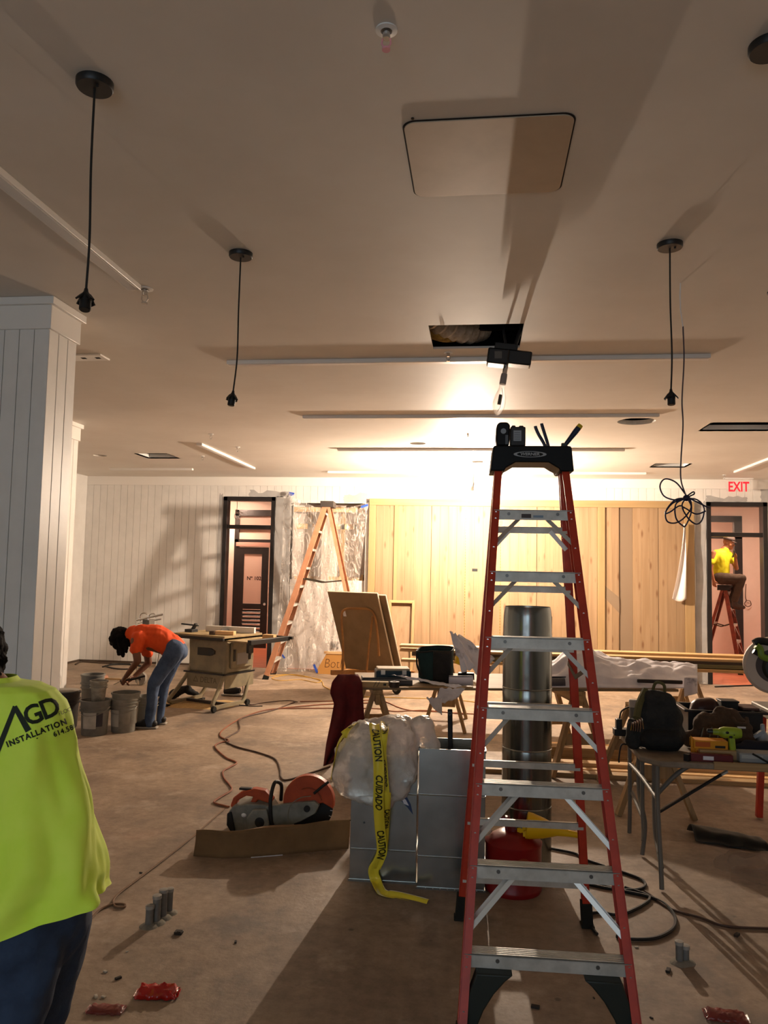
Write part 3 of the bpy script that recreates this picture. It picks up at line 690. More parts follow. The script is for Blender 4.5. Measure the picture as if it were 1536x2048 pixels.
# ------------------------------------------------------------------ step ladders
SP = .308    # tread spacing
RIVET = mat('rivet_steel', '#c9c6c0', .3, .9)
CAP_BLACK = mat('moulded_black', '#0e0e0e', .55, spec=.25)
def ladder(name, label, loc, rz, n, H, bw, tw, lean, rear_b, rail_m, cap_m, main=False, group=None, depth=.075):
    """front rails lean back to the cap; rear rails come down behind. own frame: x right, y back, z up"""
    t = thing(name, label, 'ladder', loc, rz, group)
    W = False
    wf = lambda z: (bw+(tw-bw)*z/H)/2
    yf = lambda z: lean*z
    ya = yf(H); yr = lambda z: rear_b+(ya+.05-rear_b)*z/H
    wr = lambda z: (bw*.97+(tw-bw*.97)*z/H)/2
    zt = H-.07
    for s in (-1, 1):
        p0, p1 = V((s*wf(0), yf(0)+depth/2, .0)), V((s*wf(zt), yf(zt)+depth/2, zt))
        rl = MB().channel(p0+V((0, 0, .0)), p1, depth, .034, .005, (0, 1, 0), (-s, 0, 0)).build('front_rail', rail_m, t, W)
        if main:
            b = MB()
            for k in range(1, n+1):
                for dz in (.012, .045):
                    z = k*SP-dz; b.cyl((s*(wf(z)-.017), yf(z)-.002, z), (s*(wf(z)-.017), yf(z)+.003, z), .0045, n=8)
                z = k*SP-.19; b.cyl((s*(wf(z)-.017), yf(z)-.002, z), (s*(wf(z)-.017), yf(z)+.003, z), .0045, n=8)
            b.build('rivets', RIVET, rl, W, kind='stuff')
        MB().channel(p0+V((s*.003, 0, 0)), p0+(p1-p0).normalized()*.07+V((s*.003, 0, 0)), depth+.008, .04, .008, (0, 1, 0), (-s, 0, 0)).box((s*wf(0)-.03*s-.02, -.01, 0), (s*wf(0)-.03*s+.02, depth+.01, .012)).build('foot', BLACK_RUBBER, t, W)
        q0, q1 = V((s*wr(0), yr(0), .0)), V((s*wr(H-.05), yr(H-.05), H-.05))
        MB().channel(q0+(q1-q0).normalized()*.02, q1, .05, .036, .005, (0, 1, 0), (-s, 0, 0)).build('rear_rail', rail_m, t, W)
        MB().bar(q0+V((-s*.015, 0, .004)), q0+(q1-q0).normalized()*.13+V((-s*.015, 0, 0)), .056, .062, (1, 0, 0)).box((s*wr(0)-s*.015-.034, yr(0)-.036, 0), (s*wr(0)-s*.015+.034, yr(0)+.036, .014)).build('rear_foot', BLACK_RUBBER, t, W, bevel=.004)
        # spreader
        z = H*.56; a, c = V((s*(wf(z)-.04), yf(z)+.06, z)), V((s*(wr(z)-.04), yr(z), z-.02)); m = (a+c)/2+V((0, 0, -.05))
        MB().bar(a, m, .022, .004, (0, 0, 1)).bar(m, c, .022, .004, (0, 0, 1)).build('spreader_bar', mat('spreader_steel', '#50473a', .5, .7), t, W)
    for k in range(1, n+1):
        z = k*SP; wi = wf(z)-.006; y = yf(z); b = MB()
        b.box((-wi, y-.003, z-.05), (wi, y+.001, z)).box((-wi, y-.003, z-.004), (wi, y+depth, z)).box((-wi, y+depth-.004, z-.04), (wi, y+depth, z))
        for j in range(5): b.box((-wi, y+.006+j*.014, z), (wi, y+.011+j*.014, z+.002))
        tr = b.build('tread', ALU, t, W)
        if main:
            for s in (-1, 1):
                c = MB().cyl((s*(wi*.62 if k > 1 else wi*.6), y-.006, z-.02), (s*(wi*.62 if k > 1 else wi*.6), y-.002, z-.02), .008, n=12); c.build('bolt_head', mat('bolt_dark', '#6d6a66', .4, .8), tr, W)
        for s in (-1, 1):
            if k == 1 and main: continue
            dz = .13 if k > 3 else .19; zz = z-.05-dz
            for yy in ((y+.008, y+depth-.01) if main and k <= 3 else (y+.012,)):
                MB().bar((s*(wi-dz*.95), yy, z-.045), (s*(wf(zz)-.012), yy-y+yf(zz), zz), .02, .003, (1, 0, .3)).build('gusset_strap', mat('bright_strap', '#d2cfc8', .4, .7), t, W)
    if main:   # moulded knee braces under the first step
        for s in (-1, 1):
            z = SP; pts = [(.03, .257), (.175, .257), (.145, .232), (.10, .18), (.06, .115), (.03, .04), (.022, 0), (-.012, 0), (-.012, .12), (.0, .17)]
            MB().prism([((wf(.13)-.035-x)*s, zz) for x, zz in pts], .06, o=(0, yf(.15)+.006, 0)).build('knee_brace', mat('dark_green_black', '#20251f', .5), t, W, bevel=.006)
    zs = [.22+.3075*k for k in range(n)] if main else [SP*k*1.5 for k in range(1, n*2//3+1)]
    for k, z in enumerate(zs):
        if z > H-.3: continue
        w_ = wr(z)-.01; MB().box((-w_, yr(z)-.025, z-.017), (w_, yr(z)-.021, z+.017)).box((-w_, yr(z)-.025, z+.014), (w_, yr(z)-.005, z+.017)).build('rear_brace', ALU, t, W)
        if main and k == len([q for q in zs if q <= H-.3])-1:
            for s in (-1, 1): MB().bar((s*(w_-.09), yr(z)-.03, z-.005), (s*(w_-.005), yr(z-.1)-.03, z-.1), .022, .003, (1, 0, .3)).build('gusset_strap', MATS['bright_strap'], t, W)
    # cap
    hw = tw/2+.022; y0, y1 = ya-.062, ya+.16; zb = H-.13
    prof = [(-hw+.005, H), (hw-.005, H), (hw, H-.01), (hw+.012, zb), (hw-.058, zb), (hw-.065, zb+.015), (hw-.115, H-.085), (-hw+.115, H-.085), (-hw+.065, zb+.015), (-hw+.058, zb), (-hw-.012, zb), (-hw, H-.01)]
    if not main: prof = [(-hw, H), (hw, H), (hw+.01, H-.1), (-hw-.01, H-.1)]
    cp = MB().prism(prof, .22, o=(0, y0, 0)).build('top_cap', cap_m, t, W, bevel=.006 if main else .003)
    return t, cp, (y0, H)
LAD_LOC, LAD_RZ = V((.291, 3.152, 0)), math.radians(2)
lad, lcap, (ly0, lH) = ladder('step_ladder', 'tall red step ladder with black cap standing near the camera', LAD_LOC, LAD_RZ, 7, 2.49, .715, .352, .348, 1.13, FIBRE_RED, CAP_BLACK, True)
def LW(x, y, z): return LAD_LOC+Matrix.Rotation(LAD_RZ, 3, 'Z') @ V((x, y, z))
el = []
lc = (-.012, ly0-.0065, lH-.045)
def oval(rx, rz_, y, n=40): return [(lc[0]+rx*math.cos(2*math.pi*k/n), lc[2]+rz_*math.sin(2*math.pi*k/n)) for k in range(n)]
MB().prism(oval(.083, .0155, 0), .001, o=(0, lc[1], 0)).build('logo_ring', mat('logo_grey', '#9a9a9a', .4), lcap, False, smooth=0)
MB().prism(oval(.066, .0125, 0), .001, o=(0, lc[1]-.0006, 0)).build('logo_field', CAP_BLACK, lcap, False, smooth=0)
lettering('logo_letters', 'WERNER', .024, lambda u, v: V((lc[0]+u*1.0+v*.12, lc[1]-.0016, lc[2]+v*.85)), MATS['logo_grey'], lcap, False, bold=.0007)
z7 = 7*SP; y7 = .348*z7
stk = MB().box((-.062, y7-.0042, z7-.044), (.068, y7-.003, z7-.008)).build('sticker', mat('sticker_white', '#c9c7c0', .5), lad, False)
MB().box((-.058, y7-.0048, z7-.04), (-.01, y7-.0038, z7-.02)).build('sticker_block', mat('sticker_dark', '#40302c', .5), stk, False)
MB().box((-.0, y7-.0048, z7-.038), (.05, y7-.0038, z7-.026)).build('sticker_block', mat('sticker_blue', '#7c8fa0', .5), stk, False)
MB().box((-.18, .348*SP+.012, .3069), (.01, .348*SP+.05, .3076)).build('sticker', mat('tread_decal', '#8d8272', .35), lad, False)

# tools left in the ladder cap
def battery():
    t = thing('battery_charger', 'black tool battery and charger block on the red ladder cap', 'battery', LW(-.115, ly0+.07, lH), LAD_RZ)
    b = MB().prism([(-.062, 0), (.0, 0), (.002, .03), (.004, .11), (-.01, .124), (-.05, .124), (-.064, .11), (-.068, .04)], .08, o=(0, -.04, .004)).build('body', CAP_BLACK, t, False, bevel=.008)
    p = MB().box((.006, -.035, .004), (.084, .035, .105)).box((.012, -.03, .10), (.034, .03, .113)).box((.05, -.03, .10), (.075, .03, .112)).build('battery_pack', mat('pack_black', '#1c1a18', .5), t, False, bevel=.006)
    MB().box((.022, -.0365, .03), (.062, -.0345, .085)).build('rating_label', mat('label_silver', '#8f9397', .4), p, False)
    for k in range(4): MB().box((.026, -.0372, .038+k*.011), (.056, -.0362, .0405+k*.011)).build('print_line', mat('print_grey', '#55585c', .5), p, False)
    MB().lathe([(0, -.002), (.014, -.002), (.014, .002), (0, .002)], (-.03, -.041, .08), 16, (0, 1, 0)).build('emblem', MATS['label_silver'], b, False)
    MB().box((-.02, -.0415, .012), (-.006, -.039, .06)).build('vent_grille', mat('print_grey', '#55585c', .5), b, False)
battery()
def pliers():
    t = thing('pliers', 'dark blue handled pliers standing in the red ladder cap', 'pliers', LW(.085, ly0+.06, lH-.06), LAD_RZ)
    NAVY = mat('navy_grip', '#16203a', .45)
    for s, dx, top in ((-1, -.062, .172), (1, -.030, .186)):
        MB().tube(bez([(-.004+.008*s, 0, .06), (-.012+.01*s, 0, .085), (dx+.014, 0, .13), (dx, 0, top-.01), (dx-.002, 0, top)], 5), .0085, 10).build('handle', NAVY, t, False)
    MB().bar((-.002, 0, -.02), (-.004, 0, .075), .018, .008, (1, 0, 0)).cyl((-.004, -.008, .07), (-.004, .008, .07), .009).build('jaws', mat('tool_steel', '#5c5751', .4, .9), t, False, bevel=.002)
pliers()
def putty():
    t = thing('putty_knife', 'blue handled putty knife with yellow end in the red ladder cap', 'putty knife', LW(.165, ly0+.06, lH-.05), LAD_RZ)
    d = V((.075, 0, .10)).normalized(); a = V((.005, 0, .06))
    MB().tube([a, a+d*.015, a+d*.05, a+d*.09, a+d*.125], .01, 12, rad=[.008, .011, .0125, .015, .0145]).build('grip', mat('navy_grip', '#16203a', .45), t, False)
    MB().cyl(a+d*.118, a+d*.136, .0153, .0135, 12).build('end_cap', mat('yellow_end', '#d7b427', .5), t, False)
    MB().bar(a-d*.07, a+d*.01, .03, .003, (1, 0, -.75)).build('blade', mat('tool_steel', '#5c5751', .4, .9), t, False)
    MB().box((-.012, -.01, .05), (.016, .01, .074)).build('bolster', mat('bolster_green', '#2c3330', .5), t, False, bevel=.003)
putty()

# ten-foot ladder before the plastic, seen from its side
ladder('step_ladder', 'dusty orange step ladder by the plastic sheet, near the numbered door', (-3.52, 12.76, 0), math.radians(-86), 9, 2.96, .68, .34, .31, 1.66, FIBRE_ORANGE, mat('dusty_cap', '#3b342f', .6), False, depth=.085)

# ------------------------------------------------------------------ ducts, bag, tape, saw, gas can
def duct(label, px0, px1, pyb, h, dpt, rz, beads, name='sheet_metal_duct'):
    a, c = G(px0, pyb), G(px1, pyb+2); wd = (c-a).length; mid = (a+c)/2
    t = thing(name, label, 'duct', (mid.x, mid.y, 0), rz); w2 = wd/2; e = .0015
    b = MB()
    for A, B_ in (((-w2, 0, 0), (w2, e, h)), ((-w2, dpt-e, 0), (w2, dpt, h)), ((-w2, 0, 0), (-w2+e, dpt, h)), ((w2-e, 0, 0), (w2, dpt, h))): b.box(A, B_)
    # shallow cross-breaks between the beads
    b.build('shell', STEEL, t, False, smooth=0)
    for z in beads:
        MB().tube([(-w2+.004, 0, z), (w2-.004, 0, z)], .004, 6).tube([(w2, .004, z), (w2, dpt-.004, z)], .004, 6).tube([(-w2, .004, z), (-w2, dpt-.004, z)], .004, 6).build('bead', STEEL, t, False)
    MB().box((-w2-.004, -.004, h-.014), (w2+.004, .002, h)).box((w2-.002, -.004, h-.014), (w2+.004, dpt, h)).box((-w2-.004, -.004, h-.014), (-w2+.002, dpt, h)).box((-w2-.004, dpt-.002, h-.014), (w2+.004, dpt+.004, h)).build('rim', STEEL, t, False)
    fl = MB().box((-w2-.008, -.006, 0), (w2+.008, 0, .012)).box((w2, 0, 0), (w2+.008, dpt, .012)).build('bottom_flange', STEEL, t, False)
    return t, wd
dA, wA = duct('square galvanised duct under the plastic bag and caution tape', 698, 831, 1764, .735, .3, .03, (.187, .515))
dB, wB = duct('square galvanised duct open at the top, behind the red ladder rail', 834, 968, 1780, .80, .3, .032, (.185, .535))
for k in range(9): MB().ball((-wB/2+.05+k*.042, -.006, .006), .004, 8, 5).build('flange_screw', CHROME, dB, False)
MB().box((-.02, -.0015, .18), (-.016, .0005, .2)).build('scratch', mat('scratch_dark', '#4a4c4b', .5, .8), dA, False)
st = MB().prism([(.075, .54), (.125, .52), (.16, .46), (.175, .40), (.14, .44), (.1, .48)], .001, o=(0, -.0015, 0)).build('torn_sticker', mat('sticker_navy', '#26365c', .5), dA, False, smooth=0)
MB().prism([(.10, .50), (.13, .485), (.15, .45), (.12, .46)], .001, o=(0, -.0025, 0)).build('sticker_tear', PAPER, st, False, smooth=0)
MB().lathe([(0, 0), (.006, 0), (.006, .002), (0, .002)], (-.115, -.002, .34), 10, (0, 1, 0)).build('rivet', mat('scratch_dark', '#4a4c4b', .5, .8), dA, False)
# dark liner inside the open duct
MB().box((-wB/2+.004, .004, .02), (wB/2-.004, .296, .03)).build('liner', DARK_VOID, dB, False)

# tall round duct
rd = thing('round_duct', 'tall shiny round galvanised duct standing behind the red ladder', 'duct', (*(G(1052, 1722).xy), 0)); RZ = .158; RH = 1.62
prof = []
for z in (0, .36, .72, 1.10, 1.48): prof += [(RZ, z+.004), (RZ, z+.30)]+([(RZ+.0015, z+.345), (RZ, z+.352)] if z < 1.4 else [])
prof = [p for p in prof if p[1] < 1.55]+[(RZ-.003, 1.56), (RZ-.006, 1.60), (RZ-.012, RH)]
MB().lathe(prof, (0, 0, 0), 48).build('shell', mat('round_duct_steel', '#8d9290', .2, 1, col2='#727775', scale=3, stretch=(3, 3, .3)), rd, False, smooth=30)
MB().lathe([(RZ-.014, RH), (RZ-.014, 1.3)], (0, 0, 0), 40).build('inner_wall', STEEL, rd, False)
for z in (.36, .72, 1.10): MB().lathe([(RZ+.0005, z-.004), (RZ+.003, z), (RZ+.0005, z+.004)], (0, 0, 0), 48).build('bead', STEEL, rd, False)
MB().bar((RZ*.98, -.0, .0), (RZ*.98, 0, 1.56), .02, .006, (0, 1, 0)).build('side_strip', mat('strip_dark', '#3d4142', .4, .9), rd, False)  # dark vertical strip along the right-hand edge of the duct

# clear plastic bag slumped over the duct
BAG = mat('crumpled_polythene', '#e9e2da', .22, trans=.5, ior=1.2, bump=1.0, bscale=22, scale=6, spec=.6)
rn = lambda s, p: noise.noise(V(p)*s)
def bpt(x, y, d=0): return PY(x, y, dA.location.y-.06+d)
def crumple(amt):
    return lambda p: amt*(rn(9, p)+.5*abs(rn(21, p))+.35*rn(40, p))
sg = [(bpt(730, 1490), .13, bpt(705, 1545), .13), (bpt(720, 1560), .12, bpt(760, 1590), .085), (bpt(790, 1480, .05), .135, bpt(800, 1540, .02), .11), (bpt(845, 1462, .1), .085, bpt(862, 1492, .08), .05),
      (bpt(735, 1480, .1), .12, bpt(800, 1470, .1), .12), (bpt(760, 1530), .11, bpt(800, 1580, -.01), .06), (bpt(690, 1510), .07, bpt(690, 1560), .07)]
organic('plastic_bag', sg, BAG, None, .014, 4, crumple(.024), label='crumpled clear plastic bag slumped over the galvanised duct', cat='plastic bag')

# caution tape: yellow ribbons with black print
TAPE = mat('caution_yellow', '#e6d23c', .35); INK = mat('tape_ink', '#1d1a12', .5)
def ribbon(name, path, wid, words, par, side0, twist=None):
    P = bez(path, 8); L = [0]
    for a, b in zip(P, P[1:]): L.append(L[-1]+(b-a).length)
    tot = L[-1]
    def at(s, v, off=0):
        s = max(0, min(tot, s)); i = max(k for k in range(len(L)) if L[k] <= s+1e-9); i = min(i, len(P)-2)
        f_ = (s-L[i])/max(L[i+1]-L[i], 1e-6); p = P[i].lerp(P[i+1], f_); d = (P[min(i+2, len(P)-1)]-P[max(i-1, 0)]).normalized()
        sd = V(side0(s/tot)); sd = (sd-d*sd.dot(d)).normalized(); n = sd.cross(d)
        return p+sd*v+n*(off+.006*math.sin(v*90+s*7))
    o = MB().grid(lambda u, v: at(u*tot, (v-.5)*wid), int(tot/.01), 12).build(name, TAPE, par, True, solid=.0006, smooth=60)
    for s, wd in words:
        lettering('tape_print', wd, wid*1.0, lambda u, v, s=s: at(s+u*.72, v*.92, TOFF), INK, o, True, bold=.0014, cuts=1)
    return o
TOFF = -.0045
tp = thing('caution_tape', 'yellow caution tape strips hanging over the plastic bag to the floor', 'caution tape', (*dA.location.xy, 0))
def tpt(x, y, d): return PY(x, y, dA.location.y+d)
F0 = lambda s: (1, 0, 0)
ribbon('tape_strip', [tpt(748, 1447, -.08), tpt(752, 1475, -.2), tpt(757, 1520, -.22), tpt(758, 1560, -.22), tpt(757, 1610, -.19), tpt(760, 1660, -.12), tpt(764, 1700, -.07), tpt(757, 1722, -.05), tpt(747, 1740, -.035), G(752, 1762, .02), G(762, 1783, .01), G(775, 1789, .012), G(795, 1790, .008), G(830, 1797, .006), G(856, 1803, .006)], .062,
       [(.17, 'CAUTION'), (.45, 'CUIDADO'), (.80, 'CAUTION')], tp, lambda s: (1, .0, 0) if s < .80 else (.5, .9, .1))
ribbon('tape_strip', [tpt(768, 1443, -.02), tpt(770, 1465, -.2), tpt(768, 1500, -.215), tpt(771, 1540, -.2), tpt(774, 1590, -.19), tpt(772, 1640, -.1), tpt(769, 1690, -.05), tpt(762, 1720, -.04), tpt(754, 1738, -.035)], .045,
       [(.12, 'CAUTION'), (.42, 'CUIDADO'), (.72, 'CAUTION')], tp, lambda s: (.8, -.6, 0) if s < .5 else (.9, .4, 0))
ribbon('tape_strip', [tpt(714, 1446, .0), tpt(706, 1450, -.1), tpt(692, 1465, -.15), tpt(676, 1490, -.14), tpt(668, 1525, -.12), tpt(663, 1555, -.08)], .05, [(.06, 'CAUTION')], tp, lambda s: (.8, -.1, .5) if s < .4 else (.3, -1, 0))

# torn cardboard strip standing on edge
cb = thing('cardboard_strip', 'long torn cardboard strip standing on edge before the cut-off saw', 'cardboard', (*G(520, 1712).xy, 0))
cp_ = bez([G(387, 1712), G(450, 1716), G(530, 1713), G(620, 1704), G(697, 1697)], 10)
def card(u, v):
    f_ = u*(len(cp_)-1); i = min(int(f_), len(cp_)-2); p = cp_[i].lerp(cp_[i+1], f_-i); h = .15+.004*math.sin(u*17)+.03*u
    return p+V((0, .05*v-.03*max(0, v-.55), v*h))
MB().grid(card, 48, 8).build('front_panel', CARD, cb, solid=.005, smooth=20)
MB().grid(lambda u, v: card(u, .98)+V((0, v*.14, -v*.04*(1+.3*math.sin(u*9)))), 30, 4).build('fold_flap', CARD, cb, solid=.005, smooth=20)
MB().bar(card(.42, .02)+V((0, -.012, -.0)), card(.60, .02)+V((0, -.012, 0)), .006, .004).build('staple_strip', PAPER, cb)

# petrol cut-off saw
def cutoff_saw():
    c = G(545, 1668); t = thing('cutoff_saw', 'grey and orange petrol cut-off saw lying behind the cardboard strip', 'saw', (*c.xy, 0))
    Y = c.y+.02; q = lambda x, y, d=0: PY(x, y, Y+d)
    OR = mat('saw_orange', '#b4491f', .5, col2='#9c3c18', scale=12); GR = mat('saw_grey', '#8b8a80', .55, col2='#6f6d64', scale=9); BK = mat('saw_black', '#1b1917', .6)
    # engine body
    def pr(pts, d0, d1, m, name, par=t, bv=.008):
        P = [q(x, y) for x, y in pts]; b = MB(); n = len(P); b._a([p+V((0, d0, 0)) for p in P]+[p+V((0, d1, 0)) for p in P], [tuple(range(n)), tuple(reversed(range(n, 2*n)))]+[(i, (i+1) % n, n+(i+1) % n, n+i) for i in range(n)])
        return b.build(name, m, par, bevel=bv)
    eng = pr([(461, 1620), (470, 1608), (500, 1604), (536, 1606), (546, 1620), (544, 1662), (480, 1664), (464, 1648)], -.05, .16, GR, 'engine')
    pr([(459, 1622), (468, 1618), (477, 1664), (468, 1662), (458, 1645)], -.06, .17, BK, 'air_filter_cover')
    pr([(500, 1630), (512, 1612), (540, 1612), (545, 1640), (543, 1660), (505, 1662)], -.09, -.045, GR, 'clutch_cover', eng)
    MB().lathe([(0, -.012), (.03, -.012), (.034, .0), (0, .004)], q(519, 1645, -.09), 20, (0, -1, 0)).build('starter_grille', BK, eng)
    pr([(460, 1612), (466, 1596), (482, 1584), (508, 1578), (530, 1582), (546, 1600), (540, 1608), (516, 1600), (506, 1612), (500, 1606), (506, 1594), (492, 1592), (474, 1602), (472, 1608), (480, 1612), (468, 1622)], .0, .07, OR, 'rear_handle')
    MB().box(q(478, 1580, .01), q(506, 1574, .05)).build('trigger_lock', BK, t, bevel=.003)
    MB().tube(bez([q(548, 1658, -.06), q(542, 1640, -.07), q(541, 1600, -.06), q(548, 1568, -.0), q(556, 1564, .05), q(563, 1572, .11), q(562, 1600, .16)], 8), .013, 10).build('front_handle', BK, t)
    pr([(536, 1608), (600, 1600), (632, 1598), (642, 1606), (634, 1622), (605, 1638), (560, 1654), (540, 1656)], -.06, -.02, GR, 'belt_arm', bv=.006)
    hub = q(618, 1612, .0)
    R1 = .165
    MB().lathe([(0, -.003), (R1, -.003), (R1, .003), (0, .003)], hub+V((0, .02, -.01)), 48, (0, 1, 0)).build('cutting_disc', mat('disc_black', '#1d1b19', .6), t)
    n = 26; a0, a1 = math.radians(-12), math.radians(188); ar = [(a0+(a1-a0)*k/n) for k in range(n+1)]; RG = .178
    poly = [(RG*math.cos(a), RG*math.sin(a)) for a in ar]+[(-.05, -.02), (.0, -.03), (.1, .0)]
    tb = MB().prism(poly, .07, o=hub+V((0, -.03, .035)))
    g = tb.build('blade_guard', OR, t, bevel=.006)
    MB().tube([hub+V((RG*.55*math.cos(a), -.034, .035+RG*.55*math.sin(a))) for a in ar[3:18]], .004, 6).build('guard_rib', mat('guard_edge', '#8a3a1a', .5), g)
    MB().tube([q(628, 1587, -.04), q(646, 1572, -.04), q(657, 1564, -.02)], .009, 8).build('guard_lever', BK, t)
    for a in (-.35, -.1, .12): MB().bar(hub+V((R1*.9*math.cos(a), .012, -.01+R1*.9*math.sin(a))), hub+V((R1*1.0*math.cos(a), .012, -.01+R1*1.0*math.sin(a))), .004, .004).build('disc_slot', PAPER, t)
    MB().cyl(hub+V((0, -.07, 0)), hub+V((0, -.03, 0)), .022, n=16).build('arbor_nut', BK, t)
    MB().tube(bez([q(600, 1660, -.07), q(577, 1640, -.07), q(580, 1612, -.07), q(600, 1596, -.06), q(622, 1592, -.05)], 6), .003, 6).build('water_hose', mat('hose_grey', '#7f7b6d', .5), t)
    MB().ball(q(488, 1630, -.045), (.02, .012, .016)).build('fuel_cap', WHITE_PLASTIC, t)
cutoff_saw()

# red safety can with yellow funnel
def gas_can():
    c = G(1026, 1777); r = .166; t = thing('gas_can', 'round red safety gas can with yellow funnel behind the red ladder', 'gas can', (c.x, c.y, 0))
    RED = mat('gas_red', '#8e1414', .35, col2='#7c0f10', scale=6)
    MB().lathe([(0, 0), (r-.006, 0), (r, .012), (r, .03), (r-.003, .036), (r-.003, .255), (r, .262), (r, .275), (r-.01, .285), (r*.55, .325), (.05, .335), (0, .335)], (0, 0, 0), 48).build('body', RED, t, False)
    MB().cyl((0, 0, .33), (0, 0, .365), .04, n=20).box((-.05, -.02, .33), (-.02, .02, .41)).build('spout', mat('gas_red_dark', '#6d1312', .4), t, False, bevel=.003)
    MB().tube(bez([(-.02, 0, .40), (-.08, 0, .40), (-.13, 0, .375), (-.14, 0, .34), (-.13, .02, .31)], 6), .008, 8).build('handle', MATS['gas_red_dark'], t, False)
    MB().bar((-.01, -.02, .40), (.05, -.03, .36), .05, .006, (0, 1, 0)).tube([(.0, -.03, .33), (.02, -.04, .37), (.05, -.03, .35)], .005, 6).build('lever_plate', mat('gas_metal', '#706a62', .5, .6), t, False)
    f = MB().lathe([(.066, 0), (.074, .004), (.072, .03), (.056, .10), (.027, .18), (.019, .24), (.014, .33), (.011, .33), (.014, .24), (.022, .18), (.05, .10), (.066, .03), (.063, .004)], (.07, -.06, .385), 28, (1, -.05, -.12))
    f.build('funnel', YELLOW, t, False)
    MB().box((.05, -.1, .33), (.09, -.085, .36)).bar((.02, -.03, .34), (.07, -.06, .36), .03, .008, (0, 0, 1)).build('funnel_clip', YELLOW, t, False, bevel=.002)
    def band(u, v): a = -math.pi/2+u/r+.3; return V((math.cos(a)*(r-.0015), math.sin(a)*(r-.0015), .19+v))
    def oval_(u, v): a = -math.pi/2+.3+.5*(u-.5)*1.1; vv = (v-.5)*.075*math.sqrt(max(0, 1-(2*u-1)**2)); return V((math.cos(a)*(r-.0022), math.sin(a)*(r-.0022), .19+vv))
    MB().grid(oval_, 20, 3).build('label_oval', mat('label_orange', '#9a3b1d', .4), t, False)
    lettering('label_letters', 'EAGLE', .04, band, mat('label_gold', '#b86a2e', .4), t, False, bold=.001)
gas_can()
bt = organic('crumpled_film', [(G(962, 1674, .37)+V((.02, .1, 0)), .028, G(968, 1672, .36)+V((.02, .1, 0)), .026)], BAG, None, .008, 3, crumple(.008), label='small wad of clear film on the red gas can', cat='plastic film')

# black charger handle poking out of the open duct
hd = thing('long_tool_handle', 'long black tool handle standing in the open square duct', 'tool', (dB.location.x+.02, dB.location.y+.2, .03))
a, c = V((dB.location.x+.0, dB.location.y+.18, .032)), PY(900, 1418, dB.location.y+.22)
MB().bar(a, c, .03, .022, (1, 0, 0)).build('shaft', CAP_BLACK, hd, bevel=.006); MB().lathe([(.006, -.013), (.012, -.013), (.012, .013), (.006, .013), (.006, -.013)], c+V((0, 0, -.025)), 14, (0, 1, 0)).build('hanging_eye', mat('eye_grey', '#3a3a3a', .5), hd)

# ------------------------------------------------------------------ work tables, sawhorses, lumber
def sawhorse(label, c, rz, h=.76, L=1.0, sp=.30, m=None, gus=True):
    t = thing('sawhorse', label, 'sawhorse', c, rz, 'site-built wooden sawhorses'); mz = m or OLD_WOOD_Z
    MB().box((-L/2, -.045, h-.04), (L/2, .045, h)).build('beam', OLD_WOOD_X, t, False, bevel=.004)
    MB().box((-L/2, -.02, h-.13), (L/2, .02, h-.04)).build('beam_web', OLD_WOOD_X, t, False, bevel=.004)
    for sx in (-1, 1):
        for sy in (-1, 1):
            MB().bar((sx*(L/2-.08), sy*.03, h-.03), (sx*(L/2-.0), sy*sp, .0), .09, .038, (1, 0, 0)).build('leg', mz, t, False, bevel=.003)
        if gus: MB().box((sx*(L/2-.035)-.01, -sp*.52, .28), (sx*(L/2-.035)+.01, sp*.52, .38)).build('cross_brace', OLD_WOOD_Z, t, False, bevel=.003)
    return t
R90 = math.radians(90)
TA = math.radians(12); TC = V((-1.04, 6.88, 0)); TX = V((math.cos(TA), math.sin(TA), 0)); TY = V((-math.sin(TA), math.cos(TA), 0)); TZ = .79
def T(x, y, z=0): return TC+TX*x+TY*y+V((0, 0, TZ+z))
sawhorse('wooden sawhorse under the left end of the plywood table, beside the red cloth', T(.16, .5)-V((0, 0, TZ)), R90+TA, .765, 1.0, .27)
sawhorse('wooden sawhorse under the plywood table, seen behind the round duct', T(2.02, .5)-V((0, 0, TZ)), R90+TA, .765, 1.0, .27)
sawhorse('wooden sawhorse carrying the left end of the lumber stack', V((-.38, 9.42, 0)), R90, .76, .9, .24)
sawhorse('wooden sawhorse carrying the right end of the lumber stack', V((2.35, 9.42, 0)), R90, .76, .9, .27)
sawhorse('wooden sawhorse standing behind the folding table', V((1.36, 6.74, 0)), R90, .70, 1.0, .28)
tb = thing('work_table', 'plywood sheet on sawhorses heaped with drawings and tools', 'table', T(1.5, .5)-V((0, 0, TZ)))
MB().bar(T(0, .5, -.012), T(2.95, .5, -.012), .98, .022, TY).build('tabletop', PLY, tb, bevel=.003)
MB().bar(T(.0, .03, -.0), T(1.0, .03, .0), .05, .006, TY).build('edge_strip', OLD_WOOD_X, tb)

